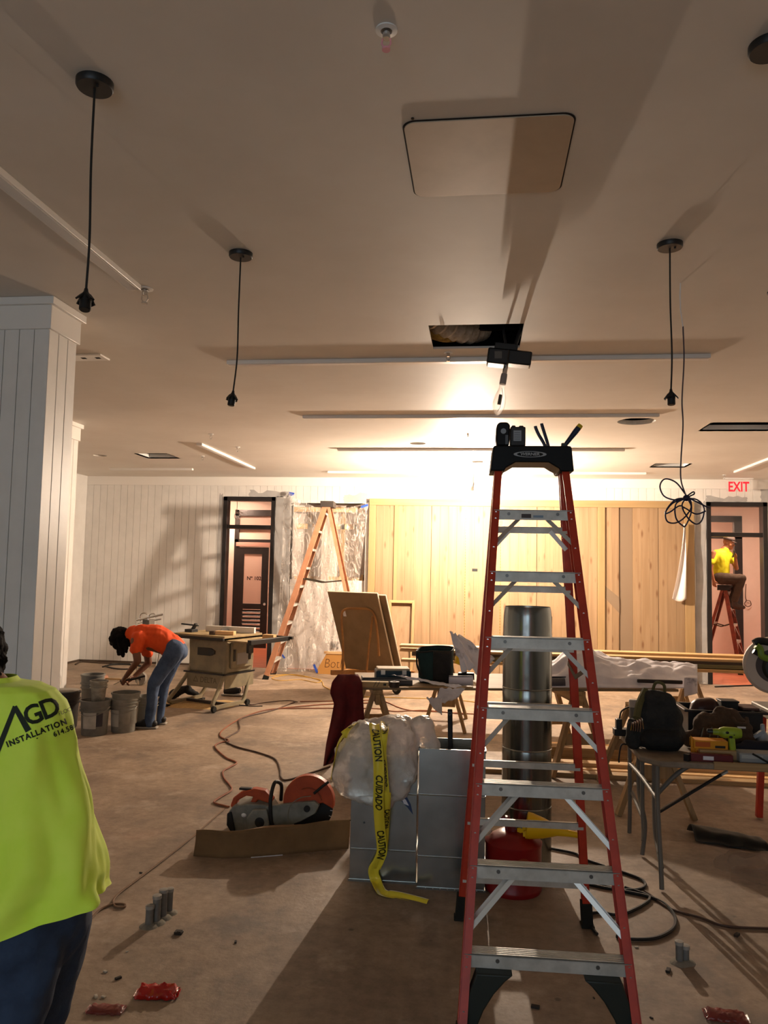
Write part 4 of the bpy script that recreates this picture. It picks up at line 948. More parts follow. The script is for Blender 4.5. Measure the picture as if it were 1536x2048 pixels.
# lumber stack on the horses: every board on its own
def boards(rows, name, cat, group):
    for (x0, x1, y, z, w_, h, lab, m) in rows:
        o = thing(name, lab, cat, ((x0+x1)/2, y, z), random.uniform(-.006, .006), group)
        L = x1-x0; MB().box((-L/2, -w_/2, 0), (L/2, w_/2, h)).build('timber', m, o, False, bevel=.002)
LX = wood('fresh_lumber', '#d9b27c', '#c69a62', 'x', knots=False)
DKB = mat('dark_stained_board', '#5f4a38', .6, col2='#4d3b2c', scale=5, stretch=(.2, 4, 4)); GRB = mat('treated_board', '#7d7550', .7, col2='#6a6342', scale=5, stretch=(.2, 4, 4))
z0 = .762
boards([(-.9, 3.5, 9.18, z0, .14, .03, 'pale long board at the front bottom of the lumber stack', LX),
        (-.5, 3.6, 9.36, z0, .14, .038, 'greenish treated board low in the lumber stack', GRB),
        (-.7, 3.4, 9.60, z0, .2, .038, 'stained board at the back bottom of the lumber stack', DKB),
        (-.4, 3.6, 9.24, z0+.039, .14, .038, 'greenish treated board second from the bottom of the stack front', GRB),
        (-.8, 3.55, 9.52, z0+.039, .2, .042, 'dark board in the middle of the lumber stack', DKB),
        (-.6, 3.5, 9.28, z0+.078, .15, .03, 'dark stained board above the treated boards', DKB),
        (-.95, 3.45, 9.55, z0+.082, .2, .03, 'pale board at the back, under the top boards of the stack', LX),
        (-.6, 3.6, 9.30, z0+.109, .16, .028, 'pale board just below the top of the lumber stack', LX),
        (-.95, 3.6, 9.50, z0+.138, .2, .028, 'topmost long pale board of the lumber stack', LX)], 'lumber_board', 'lumber', 'long boards stacked on sawhorses')
boards([(.2, 1.75, 8.9, .80, .05, .02, 'thin white-edged strip leaning along the lumber stack', LX)], 'wood_strip', 'wood strip', None) if 0 else None
yy = [7.35, 7.52, 7.72, 7.95, 8.2, 8.5]
boards([(.05+.1*k, 3.3, y, 0.0, .13, .036, l, LX if k % 2 else OLD_WOOD_X) for k, (y, l) in enumerate(zip(yy, ('long board on the floor nearest the folding table', 'second long floor board behind the nearest one', 'third long floor board from the front', 'fourth long floor board from the front', 'fifth long floor board from the front', 'farthest long floor board, under the plywood table')))], 'floor_board', 'lumber', 'long boards lying on the floor')
boards([(.3, 3.2, 7.98, .037, .16, .09, 'thick beam lying on top of the floor boards', OLD_WOOD_X), (.5, 3.3, 7.62, .037, .12, .03, 'loose board lying across the floor boards', LX)], 'floor_beam', 'lumber', 'long boards lying on the floor')

# boxes by their place in the picture: left, top, right, bottom, at a depth
def pbox(x0, y0, x1, y1, Y, dp):
    a, c = PY(x0, y0, Y), PY(x1, y1, Y); return (a.x, Y, c.z), (c.x, Y+dp, a.z)
def simple(name, label, cat, parts, group=None):
    (a, c) = parts[0][1]; t = thing(name, label, cat, ((a[0]+c[0])/2, (a[1]+c[1])/2, min(a[2], c[2])), 0, group)
    for nm, (a, c), m, bv in parts: MB().box(a, c).build(nm, m, t, bevel=bv)
    return t
def cloth(name, label, cat, fn, nu, nv, m, solid=.003, **k):
    return MB().grid(fn, nu, nv).build(name, m, None, solid=solid, smooth=60, label=label, cat=cat, **k)
def zt(px, off=.0): return TZ+off
def onT(px, y=None, yl=.3, z=.0):
    """point of the tabletop under a picture column, yl metres in from its front edge"""
    o = T(0, yl); d0 = ray(px, 1360); a = d0.x/d0.y
    x = (a*o.y-o.x)/(TX.x-a*TX.y); return T(x, yl, z)

BLUE_CASE = mat('case_blue', '#12303f', .45); GREEN_BAG = mat('bag_teal', '#11302e', .8, col2='#0d2625', scale=12); BAG_BLACK = mat('bag_black', '#171614', .85, col2='#211f1b', scale=14, bump=.3)
p = onT(785, yl=.42)
t = thing('tool_case', 'dark blue tool case with pale lid on the plywood table', 'tool case', p, TA)
MB().box((-.165, -.1, 0), (.165, .12, .105)).build('body', BLUE_CASE, t, False, bevel=.012)
MB().box((-.15, -.09, .1), (.155, .115, .125)).build('lid', mat('lid_dusty', '#b9ab93', .6, col2='#a89a82', scale=8), t, False, bevel=.008)
for s in (-.1, .1): MB().box((s-.02, -.108, .07), (s+.02, -.098, .112)).build('latch', WHITE_PLASTIC, t, False, bevel=.002)
MB().tube(bez([(-.05, -.1, .06), (-.04, -.125, .06), (.04, -.125, .06), (.05, -.1, .06)], 5), .007, 8).build('handle', BLUE_CASE, t, False)
MB().box((-.04, -.102, .02), (.05, -.099, .045)).build('badge', mat('badge_teal', '#2d6a6a', .4), t, False)
# flat dark tool tray and tape roll, cardboard box with straps
p = onT(790, yl=.14); t = thing('tool_tray', 'flat dark metal tool tray in front of the blue tool case', 'tray', p, TA)
MB().box((-.3, -.02, 0), (.16, .14, .012)).box((-.3, -.02, 0), (.16, -.012, .05)).box((-.3, .13, 0), (.16, .14, .05)).box((-.3, -.02, 0), (-.29, .14, .07)).build('pan', mat('tray_steel', '#4c4b4c', .4, .6), t, False, bevel=.003)
p = onT(785, yl=.05, z=.052); p = onT(790, yl=.06); t = thing('tape_roll', 'dark roll of tape standing at the table front', 'tape', p)
MB().lathe([(.022, 0), (.045, 0), (.045, .05), (.022, .05), (.022, 0)], (0, -.04, .0), 24).build('roll', mat('tape_dark', '#2a1d16', .5), t, False); MB().lathe([(.018, .001), (.022, .001), (.022, .049), (.018, .049), (.018, .001)], (0, -.04, 0), 20).build('core', CARD, t, False)
p = onT(748, yl=.02); t = thing('small_carton', 'flat tan carton with dark straps at the table corner', 'box', p, TA-.12)
MB().box((-.13, 0, 0), (.13, .075, .045)).build('carton', mat('carton_tan', '#b39a6c', .8), t, False, bevel=.003)
for s in (.0, .03): MB().bar((s-.005, -.001, .0), (s+.02, -.001, .046), .004, .002, (1, 0, 0)).box((s+.018, 0, .045), (s+.022, .075, .0465)).build('strap', BLACK_PLASTIC, t, False)
MB().box((.085, -.001, .015), (.11, .0, .033)).build('print', INK, t, False)
# green and black open tool bag
p = onT(872, yl=.36); Y = p.y; q = lambda x, y, d=0: PY(x, y, Y+d)
tbg = thing('tool_bag', 'teal and black open tool bag tipped on the plywood table', 'tool bag', p)
def bagwall(u, v):
    a = 2*math.pi*u; c_, s_ = math.copysign(abs(math.cos(a))**.55, math.cos(a)), math.copysign(abs(math.sin(a))**.55, math.sin(a))
    return V((p.x+c_*(.15+.012*v)-.02*v*(c_ < 0)+.006*math.sin(a*5+v*6), p.y+s_*.13, p.z+.012+v*(.30+.012*s_)-.05*max(0, v-.6)*max(0, -c_)))
MB().grid(bagwall, 40, 10, True).build('body', GREEN_BAG, tbg, solid=.008)
MB().lathe([(.0, 0), (.155, 0), (.16, .03)], (p.x, p.y, p.z+.004), 28, sy=.85).build('base', BAG_BLACK, tbg)
MB().tube([bagwall(k/40, 1.0) for k in range(40)], .008, 8, closed=True).build('rim', BAG_BLACK, tbg)
def flap(u, v): return V((p.x-.02+.17*u, p.y-.145-.05*math.sin(v*2.6)*(.4+.6*u), p.z+.02+.285*v))
MB().grid(flap, 8, 10).build('end_flap', BAG_BLACK, tbg, solid=.012)
MB().tube(bez([bagwall(.56, .95)+V((0, -.02, 0)), bagwall(.58, .5)+V((-.02, -.03, 0)), bagwall(.62, .2)+V((0, -.03, 0))], 6), .008, 8).build('strap', BAG_BLACK, tbg)
# drawings: crumpled sheets, hanging scrap, big blueprint drape, roll
def sheet(name, label, c4, nu, nv, amp, seed, m=PAPER, solid=.0012, fr=7):
    A, B_, C_, D_ = [V(x) for x in c4]
    def fn(u, v):
        pt = A.lerp(B_, u).lerp(D_.lerp(C_, u), v); e = noise.noise(V((u*fr+seed, v*fr*.7, seed)))+.4*noise.noise(V((u*fr*3, v*fr*3+seed, 3)))
        return pt+V((.2*e*amp, -.6*abs(e)*amp, e*amp))
    return cloth(name, label, 'paper', fn, nu, nv, m, solid)
PRINTED = mat('printed_paper', '#d9d5da', .7, col2='#8d8a94', scale=9, lo=.56, hi=.7)
sheet('drawing_sheet', 'creased printed sheet leaning on the teal tool bag', [PY(898, 1262, 7.02), PY(912, 1268, 7.05), PY(950, 1335, 6.96), PY(925, 1345, 6.9)], 8, 20, .03, 2, PRINTED)
sheet('drawing_sheet', 'second creased sheet behind the left ladder rail', [PY(906, 1280, 7.12), PY(918, 1268, 7.2), PY(990, 1318, 7.2), PY(955, 1350, 7.05)], 14, 14, .03, 5, PRINTED)
sheet('curled_paper', 'curled grey-white sheet at the table front by the tool bag', [PY(783, 1350, 6.95), PY(812, 1352, 6.98), PY(925, 1373, 6.97), PY(905, 1375, 6.92)], 6, 26, .018, 8)
def rollpt(u, v): a = 2*math.pi*1.3*u; r = .035+.012*u; return onT(898+48*v, yl=.10)+V((0, r*math.cos(a), .05+r*math.sin(a)))
cloth('rolled_drawing', 'rolled drawing lying below the teal tool bag', 'paper', rollpt, 30, 8, mat('paper_shadow', '#b9b7c2', .7), .001)
sheet('torn_paper', 'torn white paper hanging under the table edge', [onT(880, yl=-.012, z=-.0), onT(932, yl=-.012, z=.0), PY(912, 1398, onT(915, yl=-.02).y), PY(868, 1412, onT(890, yl=-.03).y)], 12, 12, .02, 4)
sheet('torn_paper', 'lower torn flap of white paper before the sawhorse leg', [PY(852, 1395, onT(870, yl=-.02).y), PY(884, 1396, onT(880, yl=-.03).y), PY(884, 1430, onT(880, yl=-.03).y), PY(868, 1418, onT(870, yl=-.02).y)], 10, 10, .018, 6)
top = [(0, .05), (.12, .08), (.25, .14), (.34, .25), (.42, .30), (.47, .22), (.55, .16), (.7, .14), (.85, .13), (1, .11)]
def lerp_tab(tab, x):
    for (a, b), (c, d) in zip(tab, tab[1:]):
        if a <= x <= c: return b+(d-b)*(x-a)/(c-a)
    return tab[-1][1]
def drape(u, v):
    px = 1010+385*u; yl = -.015+.75*v; h = 1.22*lerp_tab(top, u)*min(1, (v*2.4)**.7)*(1-.35*max(0, v-.6))+.02
    e = noise.noise(V((u*9, v*5, 1)))+.5*noise.noise(V((u*21, v*11, 4))); h += .05*e*min(1, v*5)
    if v < .08: h = .004+.5*h
    if u > .94 and v < .2: h -= .0
    return onT(px, yl=yl, z=max(h, .004))
cloth('blueprint_drape', 'large crumpled white blueprint sheets heaped on the plywood table', 'paper', drape, 70, 34, mat('blueprint_paper', '#e3dfe4', .7, col2='#cfcbd2', scale=5), .0015)
def hang(u, v): return onT(1368+27*u, yl=-.02-.02*v+.01*math.sin(u*7), z=.11-.17*v*(1-.2*u))
cloth('hanging_drawing', 'end of a printed drawing hanging over the right table edge', 'paper', hang, 10, 10, PRINTED, .0012)
def roll2(u, v): a = 2*math.pi*1.2*u; r = .03+.018*u; return onT(1092+36*v, yl=.02)+V((.02*u, r*math.cos(a), .06+r*math.sin(a)))
cloth('rolled_drawing', 'dark-ended roll of drawings right of the round duct', 'paper', roll2, 30, 6, mat('roll_grey', '#4c4a50', .7), .001)
simple('drape_shade_bar', 'dark bar put in for the shade under the blueprint at the table front', 'pipe', [('pipe', pbox(1275, 1358, 1366, 1369, onT(1320, yl=.0).y-.03, .03), mat('drape_shade', '#2a211c', .5), .008)])  # shade under the drape put in as a dark bar, not a real pipe
# yellow tool and helmet-like grinder behind
p = onT(930, yl=.66); t = thing('power_tool', 'yellow cordless power tool behind the drawings', 'power tool', p)
MB().lathe([(0, -.09), (.04, -.085), (.055, -.03), (.05, .05), (.03, .09), (0, .095)], (-.04, 0, .21), 20, (.35, .1, 1)).build('motor_housing', YELLOW, t, False)
MB().lathe([(0, -.08), (.04, -.07), (.05, 0), (.035, .07), (0, .08)], (.06, .03, .19), 20, (.5, .1, 1)).build('gear_housing', mat('tool_olive', '#59513a', .5), t, False)
MB().bar((-.02, 0, .13), (.0, 0, .0), .05, .06, (1, 0, 0)).box((-.07, -.05, 0), (.09, .05, .05)).build('handle', CAP_BLACK, t, False, bevel=.006)
# red cloth hanging from the table corner
RL = [(0, 676), (.08, 664), (.2, 660), (.32, 668), (.5, 662), (.75, 653), (1, 647)]; RR = [(0, 716), (.08, 724), (.5, 729), (.62, 724), (.8, 700), (1, 664)]
def red(u, v):
    y = 1349+183*v-6*u*(v > .9); x = lerp_tab(RL, v)*(1-u)+lerp_tab(RR, v)*u
    return PY(x, y, 6.82-.04*min(1, v*6)+.035*math.sin(u*13+v*3)*min(1, .2+v)+.12*max(0, .1-v)*5)
cloth('red_cloth', 'dark red jacket hanging from the left corner of the plywood table', 'cloth', red, 26, 34, mat('burgundy_cloth', '#5a0d12', .9, col2='#4c0a0f', scale=9), .006)

# ------------------------------------------------------------------ panel cart, box frame, leaning board
Yc = 11.35; P0 = PY(692, 1340, 11.8); th = math.radians(-24); d1_ = V((math.cos(th), math.sin(th), 0)); nn = V((-math.sin(th), math.cos(th), 0)); d2_ = (-nn*.46+V((0, 0, 1))).normalized()
pc_ = thing('panel_cart', 'orange tube panel cart with casters behind the work table', 'cart', (P0.x+.4, P0.y+.2, 0))
OT = mat('cart_orange', '#94652f', .5, col2='#805424', scale=10)
def cpt(a, b, c=0): return P0+d1_*a+d2_*b+nn*c
zc = P0.z
MB().tube(bez([PY(685, 1342, 11.1), PY(686, 1290, 11.1), PY(683, 1235, 11.1), PY(690, 1219, 11.1), PY(715, 1217, 11.1), PY(738, 1219, 11.1), PY(749, 1232, 11.1), PY(755, 1270, 11.1), PY(758, 1312, 11.1)], 6), .018, 10).build('handle_hoop', OT, pc_)
MB().tube([PY(733, 1345, 11.1), PY(738, 1290, 11.1), PY(745, 1232, 11.1)], .016, 8).build('stay', OT, pc_)
MB().bar(PY(662, 1345, 11.05), PY(800, 1345, 11.7), .07, .05, (0, 0, 1)).bar(cpt(-.1, -.02, .45), cpt(.95, -.02, .45), .07, .05, (0, 0, 1)).bar(cpt(-.05, -.03, -.1), cpt(-.05, -.03, .5), .05, .05).bar(cpt(.8, -.03, -.1), cpt(.8, -.03, .5), .05, .05).build('base_frame', OT, pc_, bevel=.006)
for px, Y in ((752, 11.2), (793, 11.5), (685, 11.3), (720, 11.9)):
    c = PY(px, 1372, Y); c.z = .09
    w_ = MB().lathe([(.02, -.022), (.075, -.022), (.09, -.012), (.09, .012), (.075, .022), (.02, .022)], c, 28, d1_*.3+nn).build('caster_wheel', BLACK_RUBBER, pc_)
    MB().lathe([(0, -.024), (.05, -.026), (.055, .026), (0, .024)], c, 20, d1_*.3+nn).build('hub', mat('hub_grey', '#8a867d', .5), w_)
    MB().bar(c+V((0, 0, .0)), c+V((0, 0, zc-.06)), .05, .04).build('caster_fork', OT, pc_)
GYP = mat('panel_brown', '#8a7150', .75, col2='#7f6748', scale=4)
for k, (lab, off, sh) in enumerate((('brown sheet of panel board leaning on the cart, front of two', 0, 0), ('second sheet of panel board behind the front one on the cart', .07, .09))):
    t = thing('panel_board', lab, 'panel', cpt(.42, 0, off), 0, 'sheets on the panel cart')
    MB().bar(cpt(.44+sh, .03, off+.01), cpt(.44+sh, 1.33-.03*k, off+.01), .87, .018, d1_).build('board', GYP, t, bevel=.002)
    MB().bar(cpt(.873+sh, .03, off+.005), cpt(.873+sh, 1.33-.03*k, off+.005), .012, .02, d1_).build('edge', mat('panel_edge', '#d8c8ae', .7), t)
    MB().bar(cpt(.44+sh, 1.326-.03*k, off+.005), cpt(.44+sh, 1.336-.03*k, off+.005), .87, .02, d1_).build('edge', MATS['panel_edge'], t)
    if k == 0: MB().bar(cpt(.22, .93, -.001), cpt(.22, 1.03, -.001), .05, .002, d1_).build('paper_slip', PAPER, t)
a, c = PY(776, 1202, 13.2), PY(830, 1204, 13.2); t = thing('box_frame', 'shallow pine box frame leaning on the wooden wall', 'frame', ((a.x+c.x)/2, 13.2, 0))
L_ = lambda x, z, y=0: V((x, 13.28+.30*z/1.4+y, z)); h = a.z
for A, B_ in (((a.x, 0), (a.x, h)), ((c.x-.05, 0), (c.x-.05, h))): MB().bar(L_(*A), L_(*B_), .05, .10, (1, 0, 0)).build('side', PINE_PLAIN, t, bevel=.003)
MB().bar(L_(a.x, h-.02), L_(c.x-.05, h-.02), .10, .045, (0, 1, 0)).build('top', PINE_X, t, bevel=.003)
MB().bar(L_((a.x+c.x)/2-.02, 0, .04), L_((a.x+c.x)/2-.02, h, .04), c.x-a.x-.05, .012, (1, 0, 0)).build('back', PINE, t)
a, c = PY(636, 1341, 13.33), PY(694, 1308, 13.33); t = thing('scrap_board', 'tan board scrap with handwritten word, leaning by the plastic sheet', 'board', ((a.x+c.x)/2, 13.33, 0))
MB().prism([(a.x, 0), (c.x, 0), (c.x, .35), (a.x+.14, .35), (a.x, .1)], .02, o=(0, 13.33, 0)).build('panel', mat('tan_board', '#b98646', .7), t)
MB().box((a.x+.1, 13.32, .35), (c.x+.05, 13.38, .39)).build('ledge', PINE_X, t)
lettering('handwriting', 'Both', .2, lambda u, v: V(((a.x+c.x)/2+.04+u*.95+v*.15, 13.3285, .18+v*1.15)), mat('marker', '#4a2a12', .6), t, bold=-.004)
a, c = PY(660, 1297, BACK-.03), PY(676, 1284, BACK-.03); t = thing('wall_outlet', 'open outlet box with dark socket low beside the plastic sheet', 'outlet', ((a.x+c.x)/2, BACK-.03, a.z))
MB().box((a.x, BACK+.02, a.z), (c.x, BACK+.045, c.z)).build('plate', mat('box_grey', '#6b6662', .5), t, bevel=.003); MB().box((a.x+.03, BACK+.012, a.z+.025), (c.x-.04, BACK+.022, c.z-.02)).build('socket', BLACK_PLASTIC, t)
# low wall panel in the opening (pale)
MB().box((NICHE[0], BACK+.05, 0), (NICHE[1], BACK+.09, 1.62)).build('knee_panel', mat('pale_board', '#d9cfc7', .6), nich)

# clear plastic sheet taped over the opening
POLY = bpy.data.materials.new('clear_sheet'); POLY.use_nodes = True
def poly_mat(m, alpha):
    nt = m.node_tree; N, L = nt.nodes.new, nt.links.new; b = nt.nodes['Principled BSDF']; b.inputs['Base Color'].default_value = lin('#e8ded4'); b.inputs['Roughness'].default_value = .1; b.inputs['Specular IOR Level'].default_value = .9
    b.inputs['Alpha'].default_value = alpha; tc = N('ShaderNodeTexCoord'); nz = N('ShaderNodeTexNoise'); nz.inputs['Scale'].default_value = 9; nz.inputs['Detail'].default_value = 3; nz.inputs['Distortion'].default_value = 1.5
    mp = N('ShaderNodeMapping'); mp.inputs['Scale'].default_value = (1.6, 1, .45); L(tc.outputs['Object'], mp.inputs[0]); L(mp.outputs[0], nz.inputs['Vector'])
    n2 = N('ShaderNodeTexNoise'); n2.inputs['Scale'].default_value = 2.6; n2.inputs['Detail'].default_value = 4; n2.inputs['Distortion'].default_value = 2.2
    m2 = N('ShaderNodeMapping'); m2.inputs['Scale'].default_value = (1.7, 1, .8); m2.inputs['Rotation'].default_value = (0, .5, 0); L(tc.outputs['Object'], m2.inputs[0]); L(m2.outputs[0], n2.inputs['Vector'])
    r2 = N('ShaderNodeValToRGB'); e = r2.color_ramp.elements; e[0].position = .44; e[0].color = (alpha*.75,)*3+(1,); e[1].position = .56; e[1].color = (alpha*.75,)*3+(1,); k = e.new(.5); k.color = (min(1, alpha*2.0),)*3+(1,)
    L(n2.outputs[0], r2.inputs[0]); L(r2.outputs[0], b.inputs['Alpha'])
    bp = N('ShaderNodeBump'); bp.inputs['Strength'].default_value = 1.0; bp.inputs['Distance'].default_value = .07; L(nz.outputs[0], bp.inputs['Height']); L(bp.outputs[0], b.inputs['Normal'])
poly_mat(POLY, .27)
xa_, xb_ = PY(567, 1000, 13.7).x, PY(737, 1010, 13.7).x
ztop = [(0, 3.14), (.06, 3.20), (.12, 3.17), (.22, 3.05), (.36, 2.95), (.6, 2.90), (.85, 2.97), (1, 3.04)]
def plas(u, v):
    z = lerp_tab(ztop, u)*(1-v); w_ = 1-.22*min(1, v*1.1)*max(0, u-.25)
    x = xa_+.0+(xb_-xa_)*u*w_-.02*v
    e = math.sin(u*40+3*noise.noise(V((u*6, v*3, 0))))*.018*(.4+v)+.06*noise.noise(V((u*4, v*5, 2)))+.03*noise.noise(V((u*11, v*9, 5)))
    y = 13.76-.02-.28*v**2*(1-.3*u)-.12*math.exp(-((u-.12)/.09)**2)*math.exp(-((v-.1)/.12)**2)+e*min(1, v*6+.15)
    return V((x, min(y, BACK-.03), max(z, .006)))
ps = cloth('plastic_sheet', 'clear plastic sheet taped over the wall opening behind the orange ladder', 'plastic sheet', plas, 90, 90, POLY, 0)
def tape_piece(label, p, d, L=.1, w_=.045, n=(0, -1, 0), m=mat('painters_blue', '#2a52b8', .6)):
    d = V(d).normalized(); n = V(n); sd = d.cross(n)
    MB().bar(p-d*L/2, p+d*L/2, w_, .003, sd).build('tape_piece', m, None, label=label, cat='tape', group='bits of blue painter tape')
tape_piece('blue tape at the top left corner of the plastic sheet', PY(583, 988, 13.72), (1, 0, -.15), .1, .06)
tape_piece('blue tape at the top right end of the plastic sheet, by the pine post', PY(729, 1012, 13.69), (1, 0, .35), .13, .04)
tape_piece('blue tape at the foot of the plastic sheet', PY(631, 1337, 13.1), (.4, 0, -.9), .15, .04)
tape_piece('short blue tape on the plastic between the ladder rails, low down', PY(570, 1275, 13.52), (.35, 0, -.9), .12, .035)
tape_piece('blue tape below the other, between the ladder rails', PY(566, 1312, 13.48), (.6, 0, -.7), .1, .03)
# plastic scrap hanging on the right post
def hangp(u, v):
    x = PY(1372-24*v*(1-.3*math.sin(v*3)), 1146, BACK-.1).x; w_ = .03+.20*v**1.4; return V((PY(1373, 1146, BACK-.2).x-w_*(1-u)-.0, BACK-.16-.03*math.sin(u*6+v*3), 2.72-1.28*v-(.05*math.sin(u*3.1) if v > .92 else 0)))
cloth('plastic_scrap', 'white plastic scrap hanging on the right pine post', 'plastic sheet', hangp, 10, 26, mat('milky_plastic', '#efe4dc', .3), .002)

# ------------------------------------------------------------------ table saw
A22 = math.radians(-22); SFR = G(424, 1424); SX = V((math.cos(A22), math.sin(A22), 0)); SY = V((-math.sin(A22), math.cos(A22), 0))
def SL(p): d = p-SFR; return d.dot(SX), d.dot(SY)
PUTTY = mat('saw_body_putty', '#8d8266', .6, col2='#7a705a', scale=7); DUSTY = mat('dusty_cast_top', '#a58f66', .6, col2='#8d7a58', scale=8)
sw = thing('table_saw', 'dusty putty coloured table saw on a tube stand by the left door', 'table saw', SFR, A22)
c1 = SL(G(449, 1274, .93)); c2 = SL(G(519, 1268, .93)); c0 = SL(G(345, 1266, .93))
ty0 = c1[1]; tx1 = c1[0]; ty1 = ty0+.78
MB().box((-.86, ty0, .905), (tx1, ty1, .935)).build('table', DUSTY, sw, False, bevel=.004)
MB().box((-.86, ty0-.035, .875), (tx1+.005, ty0, .912)).build('front_rail', mat('rail_dark', '#2b2620', .5, .3), sw, False, bevel=.003)
MB().box((-.86, ty1, .875), (tx1+.5, ty1+.035, .912)).build('rear_rail', MATS['rail_dark'], sw, False, bevel=.003)
MB().box((-.66, ty0+.1, .44), (-.02, ty0+.66, .875)).build('cabinet', PUTTY, sw, False, bevel=.02)
MB().prism([(-.5, .66), (-.28, .66), (-.2, .69), (-.2, .73), (-.27, .76), (-.5, .76)], .02, o=(0, ty0+.086, 0)).build('tilt_slot', MATS['rail_dark'], sw, False, bevel=.004)
MB().lathe([(0, 0), (.045, 0), (.05, -.03), (0, -.04)], (-.27, ty0+.085, .71), 20, (0, -1, 0)).build('hand_wheel', BLACK_PLASTIC, sw, False)
MB().box((-.025, ty0+.17, .50), (.02, ty0+.60, .85)).build('motor_cover', PUTTY, sw, False, bevel=.03)
MB().box((.018, ty0+.27, .55), (.026, ty0+.5, .70)).build('clear_panel', mat('dusty_panel', '#8e8a86', .3), sw, False, bevel=.004)
for y in (ty0+.22, ty0+.53): MB().box((.018, y-.02, .6), (.03, y+.02, .75)).build('cover_slot', BLACK_PLASTIC, sw, False)
# stand: four bent tubes, cross panels, base tubes with casters
for sx, x0, x1 in ((0, -.64, -.72), (1, -.04, .02)):
    for sy, y0, y1 in ((0, ty0+.12, -.02), (1, ty0+.64, .6)):
        MB().tube(bez([(x0, y0, .86), (x0, y0, .5), (x0+(x1-x0)*.5, y0+(y1-y0)*.55, .25), (x1, y1, .09), (x1, y1+(.05 if sy == 0 else -.05), .045)], 6), .027, 10).build('leg', PUTTY, sw, False)
MB().bar((.02, 0, .05), (.02, .58, .05), .05, .04).build('base_tube', PUTTY, sw, False); MB().bar((-.72, 0, .05), (-.72, .58, .05), .05, .04).build('base_tube', PUTTY, sw, False)
MB().bar((-.72, .3, .05), (.02, .3, .05), .05, .035).build('base_cross', MATS['rail_dark'], sw, False)
for x, y in ((.04, -.04), (.04, .62)): MB().lathe([(0, -.02), (.035, -.02), (.042, -.01), (.042, .01), (.035, .02), (0, .02)], (x+.02, y, .044), 20, (1, 0, 0)).build('caster', BLACK_RUBBER, sw, False)
for x, y in ((-.74, -.04), (-.74, .62)): MB().box((x-.04, y-.03, 0), (x+.04, y+.03, .025)).build('foot_pad', BLACK_RUBBER, sw, False)
pnl = MB().box((-.64, ty0+.06, .25), (-.05, ty0+.075, .42)).build('front_panel', PUTTY, sw, False, bevel=.003)
lettering('brand_letters', '\u25b3 DELTA', .1, lambda u, v: V((-.33+u*.95, ty0+.0585, .345+v)), mat('brand_brown', '#5b523f', .6), pnl, False, bold=.001)
MB().box((-.02, ty0+.08, .25), (-.005, ty0+.66, .42)).build('side_panel', PUTTY, sw, False, bevel=.003)
MB().box((-.70, ty0+.05, .425), (.0, ty0+.09, .445)).box((-.02, ty0+.05, .425), (.0, ty0+.68, .445)).build('stand_rail', BLACK_PLASTIC, sw, False)
bl = MB().lathe([(0, -.002), (.115, -.002), (.115, .002), (0, .002)], (-.33, ty0+.42, .90), 36, (1, 0, 0)).build('saw_blade', mat('blade_steel', '#8d8a86', .35, .9), sw, False)
f0, f1 = SL(PY(362, 1258, sw.location.y+.8)), SL(PY(458, 1252, sw.location.y+.75))
MB().bar((-.7, ty0+.47, .975), (tx1+.0, ty0+.62, .975), .05, .08, (0, 1, 0)).build('rip_fence', WHITE_PAINT, sw, False, bevel=.004)
MB().box((-.83, ty0+.18, .935), (-.7, ty0+.3, .975)).bar((-.75, ty0+.24, .96), (-.68, ty0+.24, 1.05), .05, .03).bar((-1.0, ty0+.3, 1.03), (-.7, ty0+.3, 1.02), .03, .02).build('miter_gauge', BLACK_PLASTIC, sw, False, bevel=.004)
MB().box((tx1, ty0+.04, .865), (tx1+.42, ty0+.74, .885)).build('wing_shelf', DUSTY, sw, False, bevel=.004)
MB().box((tx1+.40, ty0-.03, .855), (tx1+.46, ty0+.8, .915)).build('wing_rail', BLACK_PLASTIC, sw, False, bevel=.004)
MB().box((tx1+.2, ty0+.2, .72), (tx1+.24, ty0+.3, .865)).build('switch_box', BLACK_PLASTIC, sw, False, bevel=.004)
def on_saw(name, label, lx, ly, z, L, w_, h, rz, m):
    q_ = SFR+SX*lx+SY*ly; t = thing(name, label, 'wood block', (q_.x, q_.y, z), A22+rz, 'offcuts on the table saw'); MB().box((-L/2, -w_/2, 0), (L/2, w_/2, h)).build('block', m, t, False, bevel=.003)
on_saw('wood_block', 'pale wood block with dark end on the table saw top', tx1-.16, ty0+.2, .9355, .26, .1, .05, .35, PINE_X)
on_saw('wood_block', 'wood block at the far right corner of the table saw wing', tx1+.3, ty0+.55, .8855, .16, .1, .06, .2, PINE_X)
on_saw('wood_block', 'dark wood block beside the pale one on the table saw', tx1-.30, ty0+.12, .9355, .07, .1, .05, .35, DKB)
cw = G(400, 1410); dust = MB().grid(lambda u, v: V((cw.x+(u-.5)*1.3+.2*(v-.5), cw.y+.05+(v-.5)*.8, max(0, .035*(1-((u-.5)**2+(v-.5)**2)*4.3+.5*noise.noise(V((u*5, v*5, 1))))-.004)+.0006-.004)), 40, 30).build('sawdust', mat('sawdust', '#bfa06c', .95, col2='#b08f5b', scale=20, bump=.5), None, smooth=60, label='sawdust spilled on the floor under the table saw', cat='sawdust', kind='stuff')
c = G(352, 1398); t = thing('dust_chute', 'crumpled black plastic chute under the table saw', 'chute', (c.x, c.y, 0))
organic('body', [(c+V((-.05, 0, .06)), .055, c+V((.12, .1, .14)), .05), (c+V((.1, .1, .13)), .05, c+V((.26, .1, .05)), .03)], BAG_BLACK, t, .012, 2, crumple(.02))
c = G(466, 1392); t = thing('corded_tool', 'grey corded hand tool on the floor behind the table saw stand', 'power tool', (c.x, c.y, 0))
